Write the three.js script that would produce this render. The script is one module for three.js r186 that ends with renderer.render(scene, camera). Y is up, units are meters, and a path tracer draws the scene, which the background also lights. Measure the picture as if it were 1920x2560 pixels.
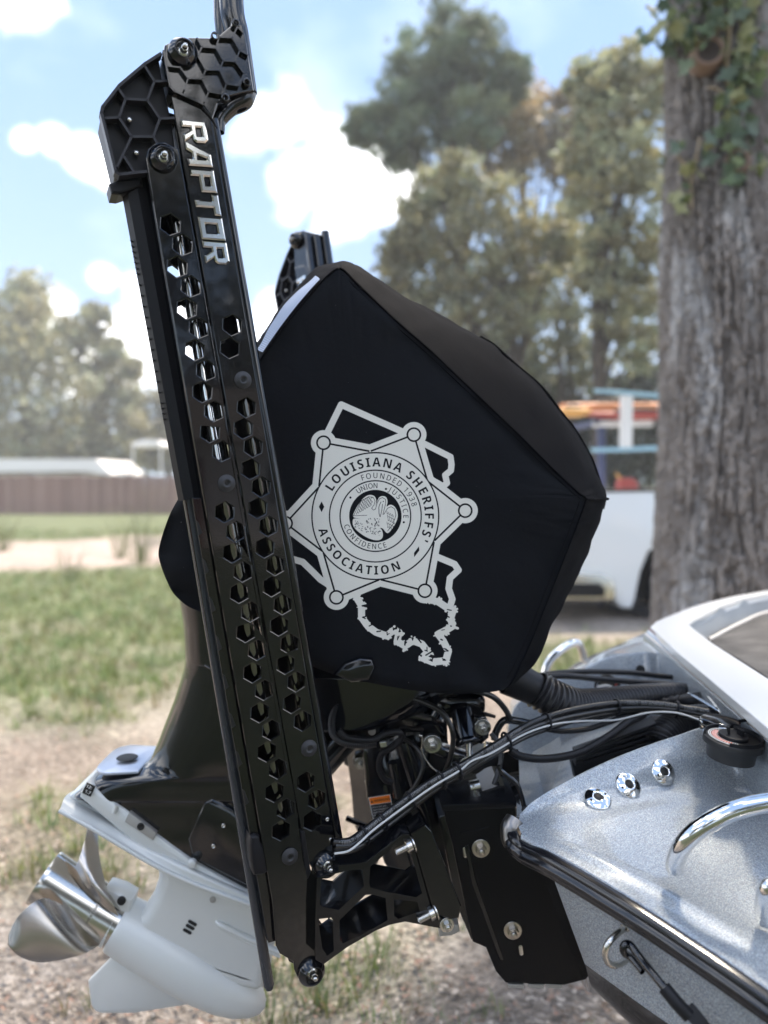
import * as THREE from 'three';
import { mergeGeometries, mergeVertices, toCreasedNormals } from 'three/addons/utils/BufferGeometryUtils.js';
import { ImprovedNoise } from 'three/addons/math/ImprovedNoise.js';

// ---------------------------------------------------------------- camera, sky, sun, exposure
const F = 1950, CX = 960, CY = 1200, H = 1.55;           // focal length and horizon in photograph pixels, eye height in metres
const scene = new THREE.Scene();
const camera = new THREE.PerspectiveCamera(2 * Math.atan(1280 / F) * 180 / Math.PI, 0.75, 0.05, 400);
camera.position.set(0, H, 0); camera.lookAt(0, H, -1);
camera.setViewOffset(768, 1024, 0, 32, 768, 1024);
camera.focus = 1.22; camera.userData.fStop = 2.0;
const renderer = new THREE.WebGLRenderer({ antialias: true });
renderer.toneMapping = THREE.LinearToneMapping;
const EXPO = 3.75;
renderer.toneMappingExposure = EXPO;
renderer.shadowMap.enabled = true;

const V3 = (x, y, z) => new THREE.Vector3(x, y, z), V2 = (x, y) => new THREE.Vector2(x, y);
const P = (px, py, d) => V3((px - CX) * d / F, H - (py - CY) * d / F, -d);
const PY = (px, py, h) => P(px, py, h * F / (py - CY));  // on a level plane h below the eye
const Pg = (px, py) => PY(px, py, H);
function rng(seed) { let a = seed >>> 0; return () => { a = (a + 0x6D2B79F5) | 0; let t = Math.imul(a ^ (a >>> 15), 1 | a); t = (t + Math.imul(t ^ (t >>> 7), 61 | t)) ^ t; return ((t ^ (t >>> 14)) >>> 0) / 4294967296; }; }
const perlin = new ImprovedNoise();
const fbm = (x, y, z, o = 4) => { let s = 0, a = 0.5, f = 1; for (let i = 0; i < o; i++) { s += a * perlin.noise(x * f, y * f, z * f); a *= 0.5; f *= 2.03; } return s; };
const smooth = (a, b, x) => { const t = Math.min(1, Math.max(0, (x - a) / (b - a))); return t * t * (3 - 2 * t); };
const lerp = (a, b, t) => a + (b - a) * t;

const sunDir = V3(0.28, 0.86, -0.43).normalize();
{
  const w = 2048, h = 1024, data = new Float32Array(w * h * 4);
  const dirOf = (px, py) => V3((px - CX) / F, -(py - CY) / F, -1).normalize();
  const lumps = [[690, 300, 95], [640, 330, 70], [740, 430, 90], [830, 420, 100], [900, 470, 100], [860, 540, 70], [960, 430, 90], [1010, 480, 80], [820, 350, 50],
    [20, 20, 75], [90, 0, 60], [210, 390, 55], [270, 420, 50], [140, 350, 40], [60, 350, 30],
    [350, 740, 70], [330, 830, 110], [250, 900, 120], [150, 760, 60], [130, 830, 80], [400, 900, 110], [450, 780, 70], [640, 870, 90], [560, 930, 120], [260, 700, 45], [700, 800, 60]]
    .map(([x, y, r]) => [dirOf(x, y), r * 0.86 / F]);
  const v = V3(0, 0, 0);
  for (let j = 0; j < h; j++) for (let i = 0; i < w; i++) {
    const lat = ((j + 0.5) / h - 0.5) * Math.PI, phi = ((i + 0.5) / w - 0.5) * 2 * Math.PI;
    v.set(Math.cos(lat) * Math.cos(phi), Math.sin(lat), Math.cos(lat) * Math.sin(phi));
    const e = Math.max(0, v.y), k = Math.pow(1 - e, 3.2);
    let r = lerp(0.21, 0.46, k), g = lerp(0.37, 0.62, k), b = lerp(0.70, 0.80, k);
    // clouds: broken cumulus everywhere, with the lumps that the photograph shows
    const n = fbm(v.x * 9 + 4, v.y * 12, v.z * 9, 5), n2 = fbm(v.x * 3.1 + 11, v.y * 4.2 + 3, v.z * 3.1, 4);
    let dens = 0;
    for (const [c, rr] of lumps) { const a = Math.acos(Math.min(1, v.dot(c))) / rr; if (a < 2.2) dens = Math.max(dens, 1.1 - a + n * 1.5); }
    let c1 = smooth(-0.12, 1.0, dens);
    const outside = smooth(0.55, 0.75, Math.acos(Math.min(1, v.dot(dirOf(880, 640)))));
    c1 = Math.max(c1, outside * smooth(0.06, 0.26, n2 * 1.4 + n * 0.35) * smooth(0.0, 0.12, v.y) * 0.95);
    const thin = 0.12 * smooth(-0.1, 0.5, n2 + n * 0.4);
    const m = Math.max(c1, thin), lit = 2.3 + 0.5 * n;
    r = lerp(r, lit, m); g = lerp(g, lit, m); b = lerp(b, lit * 1.02, m);
    const q = (j * w + i) * 4, s = 0.45;
    data[q] = r * s; data[q + 1] = g * s; data[q + 2] = b * s; data[q + 3] = 1;
  }
  const t = new THREE.DataTexture(data, w, h, THREE.RGBAFormat, THREE.FloatType);
  t.mapping = THREE.EquirectangularReflectionMapping; t.magFilter = t.minFilter = THREE.LinearFilter; t.needsUpdate = true;
  scene.background = t; scene.environment = t;
}
const sun = new THREE.DirectionalLight(0xfff0dc, 3.0);
sun.position.copy(sunDir).multiplyScalar(40); sun.castShadow = true; sun.shadow.radius = 11;
Object.assign(sun.shadow.camera, { left: -25, right: 25, top: 25, bottom: -25, near: 1, far: 120 }); sun.shadow.mapSize.set(4096, 4096);
scene.add(sun, sun.target);
scene.fog = new THREE.FogExp2(new THREE.Color().setRGB(0.86, 0.88, 0.90), 0.0022);

// ---------------------------------------------------------------- helpers
const names = {};
function numbered(n) { const k = names[n] = (names[n] ?? -1) + 1; return k ? `${n}_${String(k).padStart(3, '0')}` : n; }
function tag(o, label, category, group, kind) { o.userData.label = label; o.userData.category = category; if (group) o.userData.group = group; if (kind) o.userData.kind = kind; return o; }
function obj(name, geo, mat, parent) {
  if (Array.isArray(geo)) geo = merge(geo);
  const m = new THREE.Mesh(geo, mat); m.castShadow = m.receiveShadow = true;
  m.name = parent ? name : numbered(name); (parent ?? scene).add(m); return m;
}
function thing(name, label, category, group, pos, yaw = 0) {
  const g = new THREE.Group(); g.name = numbered(name); if (pos) g.position.copy(pos); g.rotation.y = yaw; scene.add(g); return tag(g, label, category, group);
}
function structure(name, geo, mat, label) { const m = obj(name, geo, mat); m.userData.kind = 'structure'; if (label) m.userData.label = label; return m; }
function merge(list) {
  return mergeGeometries(list.map((g) => { g = g.index ? g.toNonIndexed() : g; for (const k of Object.keys(g.attributes)) if (!['position', 'normal', 'uv'].includes(k)) g.deleteAttribute(k); if (!g.attributes.uv) g.setAttribute('uv', new THREE.BufferAttribute(new Float32Array(g.attributes.position.count * 2), 2)); return g; }));
}
// a vertical plane of the place; pixel rays meet it in metres (u, v)
class Plane {
  constructor(px, py, d, yaw = 0) { this.O = P(px, py, d); this.yaw = yaw; this.U = V3(Math.cos(yaw), 0, -Math.sin(yaw)); this.N = V3(Math.sin(yaw), 0, Math.cos(yaw)); this.k = this.O.clone().sub(V3(0, H, 0)).dot(this.N); }
  uv(px, py, dz = 0) { const D = V3((px - CX) / F, -(py - CY) / F, -1), Q = D.clone().multiplyScalar((this.k + dz) / D.dot(this.N)).add(V3(0, H, 0)).sub(this.O); return V2(Q.dot(this.U), Q.y); }
  p3(px, py, z = 0) { const q = this.uv(px, py, z); return V3(q.x, q.y, z); }
  shape(pts, holes = [], dz = 0) { const s = new THREE.Shape(pts.map(([x, y]) => this.uv(x, y, dz))); for (const h of holes) s.holes.push(new THREE.Path(h.map(([x, y]) => this.uv(x, y, dz)))); return s; }
  thing(name, label, cat, group) { return thing(name, label, cat, group, this.O, this.yaw); }
}
// an extrusion from z0 (back) to z1 (front) with a bevel that stays inside the outline
function ext(shape, z0, z1, bev = 0.001, seg = 2, curve = 8) {
  const T = Math.min(bev, (z1 - z0) * 0.45);
  const g = new THREE.ExtrudeGeometry(shape, { depth: z1 - z0 - 2 * T, bevelEnabled: bev > 0, bevelThickness: T, bevelSize: bev, bevelOffset: -bev, bevelSegments: seg, curveSegments: curve });
  g.translate(0, 0, z0 + T); return g;
}
const soft = (g, a = 0.7) => { g = g.clone(); g.deleteAttribute('uv'); g.deleteAttribute('normal'); g = toCreasedNormals(mergeVertices(g, 1e-5), a); return g; };
const curve = (pts, closed = false, t = 0.5) => new THREE.CatmullRomCurve3(pts, closed, 'catmullrom', t);
const tube = (pts, r, n = 48, k = 10, closed = false) => new THREE.TubeGeometry(curve(pts, closed), n, r, k, closed);
function cyl(a, b, r, r2 = r, k = 20) {
  const d = b.clone().sub(a), g = new THREE.CylinderGeometry(r2, r, d.length(), k, 1);
  g.applyQuaternion(new THREE.Quaternion().setFromUnitVectors(V3(0, 1, 0), d.clone().normalize())); g.translate((a.x + b.x) / 2, (a.y + b.y) / 2, (a.z + b.z) / 2); return g;
}
function sweep(pts, n, rad, k = 18) {       // a tube whose radius is a function of the way along it
  const c = curve(pts), fr = c.computeFrenetFrames(n, false), L = c.getLength(), pos = [], uv = [], idx = [];
  for (let i = 0; i <= n; i++) {
    const p = c.getPointAt(i / n), r = rad(i / n, i / n * L);
    for (let j = 0; j <= k; j++) { const a = j / k * 2 * Math.PI; const q = p.clone().addScaledVector(fr.normals[i], Math.cos(a) * r).addScaledVector(fr.binormals[i], Math.sin(a) * r); pos.push(q.x, q.y, q.z); uv.push(i / n * L, j / k); }
  }
  for (let i = 0; i < n; i++) for (let j = 0; j < k; j++) { const a = i * (k + 1) + j, b = a + k + 1; idx.push(a, b, a + 1, b, b + 1, a + 1); }
  return geom(pos, idx, uv);
}
function geom(pos, idx, uv) {
  const g = new THREE.BufferGeometry(); g.setAttribute('position', new THREE.Float32BufferAttribute(pos, 3)); if (uv) g.setAttribute('uv', new THREE.Float32BufferAttribute(uv, 2));
  g.setIndex(idx); g.computeVertexNormals(); return g;
}
// smooth sheet through rows of control points, in the rows' order
function patch(rows, nu = 40, nv = 40, fn) {
  const cs = rows.map((r) => curve(r)), pos = [], uv = [], idx = [], at = (u, v) => curve(cs.map((c) => c.getPoint(u))).getPoint(v);
  for (let i = 0; i <= nu; i++) { const cc = curve(cs.map((c) => c.getPoint(i / nu))); for (let j = 0; j <= nv; j++) { const p = cc.getPoint(j / nv); if (fn) fn(p, i / nu, j / nv); pos.push(p.x, p.y, p.z); const o = pos.length / 3 - 1, q = uv.length / 2, dist = (k) => Math.hypot(p.x - pos[k * 3], p.y - pos[k * 3 + 1], p.z - pos[k * 3 + 2]); uv.push(i ? uv[(q - nv - 1) * 2] + dist(o - nv - 1) : 0, j ? uv[(q - 1) * 2 + 1] + dist(o - 1) : 0); } }
  for (let i = 0; i < nu; i++) for (let j = 0; j < nv; j++) { const a = i * (nv + 1) + j, b = a + nv + 1; idx.push(a, a + 1, b, b, a + 1, b + 1); }
  const g = geom(pos, idx, uv); g.userData.at = at; return g;
}
// body made of level slices [y pixel, left x, right x], rounded front to back
function slices(rows, d, half, e = 2.6, k = 48, sub = 5) {
  const c = curve(rows.map(([y, l, r, hf]) => V3(l, y, r)), false, 0.4), hc = curve(rows.map(([, , , hf, ee]) => V3(hf ?? half, ee ?? e, 0)), false, 0.4), e0 = e, n = (rows.length - 1) * sub, pos = [], idx = [], uv = [];
  for (let i = 0; i <= n; i++) {
    const q = c.getPoint(i / n), hq = hc.getPoint(i / n), hf = hq.x, e = hq.y, A = P(q.x, q.y, d), B = P(q.z, q.y, d), m = (A.x + B.x) / 2, w = (B.x - A.x) / 2;
    for (let j = 0; j <= k; j++) { const a = j / k * 2 * Math.PI, ca = Math.cos(a), sa = Math.sin(a); pos.push(m + w * Math.sign(ca) * Math.abs(ca) ** (2 / e), A.y, -d + hf * Math.sign(sa) * Math.abs(sa) ** (2 / e)); uv.push(j / k, i / n); }
  }
  for (let i = 0; i < n; i++) for (let j = 0; j < k; j++) { const a = i * (k + 1) + j, b = a + k + 1; idx.push(a, a + 1, b, b, a + 1, b + 1); }
  for (const i of [0, n]) { const o = pos.length / 3, s = i * (k + 1); let x = 0, z = 0; for (let j = 0; j < k; j++) { x += pos[(s + j) * 3]; z += pos[(s + j) * 3 + 2]; } pos.push(x / k, pos[s * 3 + 1], z / k); uv.push(0, 0); for (let j = 0; j < k; j++) i ? idx.push(o, s + j, s + j + 1) : idx.push(o, s + j + 1, s + j); }
  return geom(pos, idx, uv);
}
const lathe = (pts, k = 32) => new THREE.LatheGeometry(pts.map(([r, y]) => V2(r, y)), k);
const zlathe = (pts, x, y, z, k = 32) => { const g = lathe(pts, k); g.rotateX(Math.PI / 2); g.translate(x, y, z); return g; };
const box = (w, h, d, x = 0, y = 0, z = 0) => { const g = new THREE.BoxGeometry(w, h, d); g.translate(x, y, z); return g; };
function along(g, p, n) { g.applyQuaternion(new THREE.Quaternion().setFromUnitVectors(V3(0, 1, 0), n.clone().normalize())); g.translate(p.x, p.y, p.z); return g; }

// ---------------------------------------------------------------- textures and materials
function noiseTex(n, fn, srgb = false, rep = 1) {
  const d = new Uint8Array(n * n * 4);
  for (let j = 0; j < n; j++) for (let i = 0; i < n; i++) { const c = fn(i / n, j / n, i, j), q = (j * n + i) * 4; d[q] = c[0] * 255; d[q + 1] = c[1] * 255; d[q + 2] = c[2] * 255; d[q + 3] = 255; }
  const t = new THREE.DataTexture(d, n, n); t.wrapS = t.wrapT = THREE.RepeatWrapping; t.magFilter = THREE.LinearFilter; t.minFilter = THREE.LinearMipmapLinearFilter; t.generateMipmaps = true; t.repeat.set(rep, rep);
  if (srgb) t.colorSpace = THREE.SRGBColorSpace; t.needsUpdate = true; return t;
}
// noise that tiles
const tn = (u, v, f, z = 0, o = 3) => { const a = u * 2 * Math.PI, b = v * 2 * Math.PI, r = f / (2 * Math.PI); return fbm(Math.cos(a) * r + 7 + z, Math.sin(a) * r + Math.cos(b) * r * 1.3, Math.sin(b) * r * 1.3 + z, o); };
const R1 = rng(11);
const peelTex = noiseTex(256, (u, v) => { const n = 0.5 + 0.8 * tn(u, v, 26, 1, 2); return [n, n, n]; });
const weaveTex = noiseTex(256, (u, v) => { const n = 0.5 + 0.25 * Math.sin(u * 2 * Math.PI * 64) * Math.sin(v * 2 * Math.PI * 64) + 0.5 * tn(u, v, 10, 5, 3); return [n, n, n]; });
const flakeTex = noiseTex(512, () => { const r = R1(), s = r > 0.9 ? 1.0 : r > 0.5 ? 0.74 + R1() * 0.14 : 0.54 + R1() * 0.2, t = (R1() - 0.5) * 0.06; return [Math.min(1, s * 0.96 + t), Math.min(1, s), Math.min(1, s * 1.05 - t)]; }, true);
const flakeBump = noiseTex(512, () => { const r = R1(); return [r, r, r]; });
const scuffTex = noiseTex(512, (u, v) => { const n = 0.55 + 0.5 * tn(u, v, 14, 3, 4); return [n, n, n]; });
const castTex = noiseTex(256, (u, v) => { const n = 0.5 + 0.5 * tn(u, v, 40, 9, 3); return [n, n, n]; });
function S(p) { return new THREE.MeshStandardMaterial({ side: THREE.DoubleSide, ...p }); }
function Ph(p) { return new THREE.MeshPhysicalMaterial({ side: THREE.DoubleSide, ...p }); }
const C = (r, g, b) => new THREE.Color().setRGB(r, g ?? r, b ?? r);
const peel8 = peelTex.clone(); peel8.repeat.set(14, 14); peel8.needsUpdate = true;
const M = {
  powder: Ph({ color: C(0.002, 0.0023, 0.0035), roughness: 0.10, specularIntensity: 0.7, clearcoat: 0.7, clearcoatRoughness: 0.015, bumpMap: peel8, bumpScale: 0.00007 }),
  gloss: Ph({ color: C(0.002, 0.0025, 0.0045), roughness: 0.12, specularIntensity: 0.6, clearcoat: 0.8, clearcoatRoughness: 0.02 }),
  satin: Ph({ color: C(0.003, 0.0035, 0.005), roughness: 0.25, specularIntensity: 0.4, bumpMap: peel8, bumpScale: 0.00005 }),
  plastic: Ph({ color: C(0.006, 0.0065, 0.009), roughness: 0.45, specularIntensity: 0.5 }),
  rubber: Ph({ color: C(0.009, 0.009, 0.011), roughness: 0.45, specularIntensity: 0.6 }),
  tube: S({ color: C(0.20, 0.19, 0.18), roughness: 0.12, metalness: 1 }),
  ribs: Ph({ color: C(0.022, 0.022, 0.028), roughness: 0.4, specularIntensity: 0.7 }),  // anchor head ribs: sheen along their tops painted in as a lighter colour
  pole: S({ color: C(0.035, 0.038, 0.045), roughness: 0.42, roughnessMap: scuffTex }),
  washer: S({ color: C(0.035, 0.035, 0.038), roughness: 0.5, metalness: 0.3 }),
  chrome: S({ color: C(0.82, 0.81, 0.79), roughness: 0.07, metalness: 1 }),
  steel: S({ color: C(0.62, 0.60, 0.56), roughness: 0.24, metalness: 1 }),
  letters: S({ color: C(0.80, 0.79, 0.74), roughness: 0.12, metalness: 1 }),
  prop: S({ color: C(0.52, 0.49, 0.46), roughness: 0.26, metalness: 1 }),
  fabric: Ph({ color: C(0.0042, 0.0045, 0.006), roughness: 0.85, specularIntensity: 0.07, bumpMap: weaveTex, bumpScale: 0.0004 }),
  strap: S({ color: C(0.20, 0.24, 0.32), roughness: 0.8 }),
  silver: S({ color: C(0.68, 0.70, 0.69), roughness: 0.42, metalness: 0.25, bumpMap: castTex, bumpScale: 0.0002 }),
  zinc: S({ color: C(0.42, 0.41, 0.39), roughness: 0.55, metalness: 0.5 }),
  flake: Ph({ color: C(0.70, 0.70, 0.69), map: flakeTex, roughness: 0.45, metalness: 0.25, clearcoat: 1, clearcoatRoughness: 0.05, bumpMap: flakeBump, bumpScale: 0.00006 }),
  speckle: S({ color: C(0.80, 0.76, 0.70), map: flakeTex, roughness: 0.7 }),
  gel: Ph({ color: C(0.80, 0.80, 0.78), roughness: 0.35, clearcoat: 0.6, clearcoatRoughness: 0.12 }),
  cream: S({ color: C(0.72, 0.66, 0.58), roughness: 0.4 }),
  maroon: S({ color: C(0.10, 0.012, 0.016), roughness: 0.4 }),
  carpet: S({ color: C(0.16, 0.15, 0.14), map: scuffTex, roughness: 1, bumpMap: castTex, bumpScale: 0.003 }),
  rail: Ph({ color: C(0.006, 0.0065, 0.009), roughness: 0.22, clearcoat: 0.5, clearcoatRoughness: 0.12 }),
  wire: S({ color: C(0.55, 0.55, 0.54), roughness: 0.45 }),
  dark: S({ color: C(0.004), roughness: 0.6 }),
  orange: S({ color: C(0.55, 0.19, 0.06), roughness: 0.5 }),
  red: S({ color: C(0.32, 0.05, 0.035), roughness: 0.5 }),
  yellow: S({ color: C(0.60, 0.30, 0.07), roughness: 0.5 }),
};
{ const t = flakeTex.clone(); t.repeat.set(2.4, 2.4); t.needsUpdate = true; M.flake.map = t; M.speckle.map = t; const b = flakeBump.clone(); b.repeat.set(1.6, 1.6); b.needsUpdate = true; M.flake.bumpMap = b; const w = weaveTex.clone(); w.repeat.set(9, 9); w.needsUpdate = true; M.fabric.bumpMap = w; const c = castTex.clone(); c.repeat.set(6, 6); c.needsUpdate = true; M.silver.bumpMap = c; const k = castTex.clone(); k.repeat.set(10, 10); k.needsUpdate = true; M.carpet.bumpMap = k; }
function canvas(w, h, draw) { const c = document.createElement('canvas'); c.width = w; c.height = h; draw(c.getContext('2d'), w, h); const t = new THREE.CanvasTexture(c); t.colorSpace = THREE.SRGBColorSpace; t.anisotropy = 8; return t; }
const hexPts = (x, y, r, rot = 0, n = 6) => Array.from({ length: n }, (_, i) => V2(x + r * Math.cos(rot + i * 2 * Math.PI / n), y + r * Math.sin(rot + i * 2 * Math.PI / n)));
// a hexagon head with a washer and a stub, facing +z
function hexBolt(parent, x, y, z, r, mat = M.steel, len = 0.004) {
  const b = obj('bolt', [ext(new THREE.Shape(hexPts(x, y, r, 0.3)), z, z + len + r * 0.55, r * 0.12), zlathe([[0, 0], [r * 0.55, 0], [r * 0.55, r * 0.9], [r * 0.4, r * 1.1], [0, r * 1.1]], x, y, z + len, 16)], mat, parent);
  obj('washer', zlathe([[0, 0.0016], [r * 1.5, 0.0016], [r * 1.6, 0.001], [r * 1.6, 0]], x, y, z, 28), mat, b); return b;
}
function rebase(g, p) { g.position.copy(p); for (const c of g.children) c.position.sub(p); return g; }
// ---------------------------------------------------------------- ground
const pathMask = (x, z) => { const d = -z, m = fbm(x * 0.3, z * 0.3, 2, 3); const c = 17.5 + 0.35 * (x + 6) + m * 2.6, w = 4.2 + m * 2.2; return (1 - smooth(w - 0.9, w + 0.6, Math.abs(d - c))) * smooth(4, -2, x - (d - 16) * 0.2 + m * 2); };
const grassMask = (x, z) => {
  const d = -z, n = fbm(x * 0.55 + 3, z * 0.55, 1, 4) * 1.6, f = fbm(x * 1.9, z * 1.9 + 5, 4, 3);
  let g = smooth(2.4, 8.6, d + n * 4.6) * smooth(0.8, -1.2, x + 0.10 * d - n * 1.2);                     // lawn on the left
  g = Math.max(g, 0.85 * smooth(-0.05, 0.35, n + f * 0.9) * smooth(2.6, 4.6, d) * smooth(0.4, -0.4, x));    // thin patches in the dirt
  g = Math.max(g, smooth(5.0, 6.2, d + n) * smooth(8.2, 7.0, d + f) * smooth(0.9, 1.4, x) * 0.8);
  g = Math.max(g, smooth(21.5, 23, d + n));
  g = Math.max(g, smooth(10.5, 13, d + n) * smooth(1, 4, x) * 0.6);
  return Math.max(0, g * (1 - pathMask(x, z)));
};
{
  const line = (a, b, f) => { const o = []; for (let v = a; v < b;) { o.push(v); v += f(v); } o.push(b); return o; };
  const xs = line(-160, 160, (v) => 0.05 + 0.028 * Math.abs(v)), zs = line(-220, 30, (v) => 0.05 + 0.024 * Math.abs(v + 2));
  const pos = [], col = [], uv = [], idx = [];
  for (const z of zs) for (const x of xs) {
    const near = smooth(25, 6, Math.hypot(x, z)), y = near * (fbm(x * 0.8, z * 0.8, 7, 4) * 0.05) - 0.01;
    pos.push(x, y, z); uv.push(x / 1.7, z / 1.7);
    const p = pathMask(x, z), g = grassMask(x, z), t = 0.85 + 0.55 * fbm(x * 1.3, z * 1.3, 9, 4) + 0.25 * fbm(x * 6, z * 6, 3, 2), bare = smooth(-0.15, 0.3, fbm(x * 0.9 + 8, z * 0.9, 12, 3));
    let c = [lerp(0.36, 0.49, bare), lerp(0.31, 0.445, bare), lerp(0.265, 0.40, bare)];
    c = c.map((v, i) => lerp(v, [0.66, 0.55, 0.49][i], p)); c = c.map((v, i) => lerp(v, [0.175, 0.235, 0.085][i], g * 0.85)); const lawn = smooth(-0.6, 0.8, z + fbm(x, z, 6, 3)); c = c.map((v, i) => lerp(v, [0.055, 0.075, 0.03][i], lawn));
    col.push(...c.map((v) => Math.max(0.02, v * t)));
  }
  const nx = xs.length; for (let j = 0; j < zs.length - 1; j++) for (let i = 0; i < nx - 1; i++) { const a = j * nx + i, b = a + nx; idx.push(a, b, a + 1, b, b + 1, a + 1); }
  const g = geom(pos, idx, uv); g.setAttribute('color', new THREE.Float32BufferAttribute(col, 3));
  const dirt = noiseTex(1024, (u, v) => { const a = tn(u, v, 60, 2, 4), b = tn(u, v, 160, 6, 2), r = Math.min(1, Math.max(0.25, 0.78 + a * 0.55 + b * 0.35)); return [r, r * (0.985 + a * 0.03), r * (0.97 + a * 0.05)]; }, true);
  structure('ground', g, S({ vertexColors: true, map: dirt, roughness: 1, bumpMap: dirt, bumpScale: 0.012 }));
}
// ---------------------------------------------------------------- grass, leaves on the ground
const mtx = new THREE.Matrix4(), qt = new THREE.Quaternion(), eu = new THREE.Euler();
function scatter(name, geo, mat, list, label, cat, parent) {   // list of [x, y, z, yaw, scale, color, pitch]
  const m = new THREE.InstancedMesh(geo, mat, list.length); m.castShadow = m.receiveShadow = true;
  list.forEach(([x, y, z, a, s, c, p = 0, r = 0], i) => { m.setMatrixAt(i, mtx.compose(V3(x, y, z), qt.setFromEuler(eu.set(p, a, r, 'YXZ')), Array.isArray(s) ? V3(...s) : V3(s, s, s))); m.setColorAt(i, c); });
  m.name = parent ? name : numbered(name); m.userData.kind = 'stuff'; if (label) tag(m, label, cat, undefined, 'stuff'); (parent ?? scene).add(m); return m;
}
function tuft(n, h, w, spread, seed) { const r = rng(seed), pos = [], ix = []; for (let i = 0; i < n; i++) { const a = r() * 6.28, d = r() * spread, x = Math.cos(a) * d, z = Math.sin(a) * d, l = h * (0.5 + r() * 0.7), bx = Math.cos(a + r() - 0.5) * l * (0.2 + 0.6 * r()), bz = Math.sin(a + r() - 0.5) * l * (0.2 + 0.6 * r()), ww = w * (0.6 + r() * 0.6), tx = -Math.sin(a) * ww, tz = Math.cos(a) * ww, o = pos.length / 3; pos.push(x - tx, 0, z - tz, x + tx, 0, z + tz, x + bx * 0.4 - tx * 0.7, l * 0.65, z + bz * 0.4 - tz * 0.7, x + bx * 0.4 + tx * 0.7, l * 0.65, z + bz * 0.4 + tz * 0.7, x + bx, l, z + bz); ix.push(o, o + 1, o + 2, o + 1, o + 3, o + 2, o + 2, o + 3, o + 4); } return geom(pos, ix); }
const grassM = Ph({ color: 0xffffff, roughness: 0.8, transmission: 0.25, thickness: 0 });
{
  const r = rng(77), a = [], b = [], gc = () => C(0.12 + r() * 0.10, 0.165 + r() * 0.09, 0.05 + r() * 0.04);
  for (let i = 0; i < 26000; i++) { const d = 2.2 + 22 * r() ** 1.6, px = -150 + r() * 1950, x = (px - CX) * d / F, z = -d, k = grassMask(x, z); if (r() < k * 0.9 - 0.10) a.push([x, -0.015 + fbm(x * 0.8, z * 0.8, 7, 4) * 0.05 * smooth(25, 6, d), z, r() * 6.28, 0.5 + r() * 0.9, gc()]); }
  for (let i = 0; i < 500; i++) { const d = 2.1 + 3.2 * r(), x = ((-50 + r() * 1700) - CX) * d / F, z = -d, n = fbm(x * 2.6, z * 2.6, 31, 3); if (n > 0.10) a.push([x, -0.01 + fbm(x * 0.8, z * 0.8, 7, 4) * 0.05, z, r() * 6.28, 0.35 + r() * 0.5, gc()]); }
  scatter('grass', tuft(9, 0.09, 0.0035, 0.05, 3), grassM, a, 'short patchy grass growing over the yard', 'grass');
  for (let i = 0; i < 8000; i++) { const d = 2.0 + 7 * r() ** 1.5, x = ((-100 + r() * 1800) - CX) * d / F, z = -d; const v = r(), c = v < 0.5 ? C(0.20 + r() * 0.06, 0.16, 0.12) : v < 0.8 ? C(0.38, 0.33, 0.28) : C(0.12, 0.085, 0.06); b.push([x, 0.002 + fbm(x * 0.8, z * 0.8, 7, 4) * 0.05 + r() * 0.006, z, r() * 6.28, [0.25 + r() * 0.5, 1, 0.12 + r() * 0.3], c, (r() - 0.5) * 0.7, (r() - 0.5) * 0.7]); }
  const lf = new THREE.PlaneGeometry(0.035, 0.035, 2, 2); lf.rotateX(-Math.PI / 2); { const p = lf.attributes.position; for (let i = 0; i < p.count; i++) p.setY(i, 0.12 * Math.abs(p.getX(i)) + 0.0); lf.computeVertexNormals(); }
  scatter('leaf_litter', lf, S({ roughness: 0.9 }), b, 'brown fallen leaves and chips strewn over bare dirt', 'leaves');
}
[[350, 1440, 14.5, 1.05, 60], [170, 1452, 12.0, 0.55, 34], [420, 1420, 15.5, 0.9, 50], [300, 1425, 15.5, 0.8, 36], [10, 1380, 17, 0.9, 36]].forEach(([px, py, d, h, n], i) => {
  const p = P(px, 1200, d); p.y = 0; const m = obj('tall_grass_clump', tuft(n, h, 0.008, 0.22, 90 + i), S({ color: C(0.17, 0.19, 0.08), roughness: 0.9 })); m.position.copy(p);
  tag(m, ['tall pale green grass clump beside the sandy drive, the highest one', 'low sparse grass clump on the sandy drive', 'tall grass clump close behind the motor cover', 'tall thin grass clump next to the highest clump', 'tall grass clump at the fence end of the drive'][i], 'grass clump', 'tall grass clumps along the drive');
});
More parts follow.
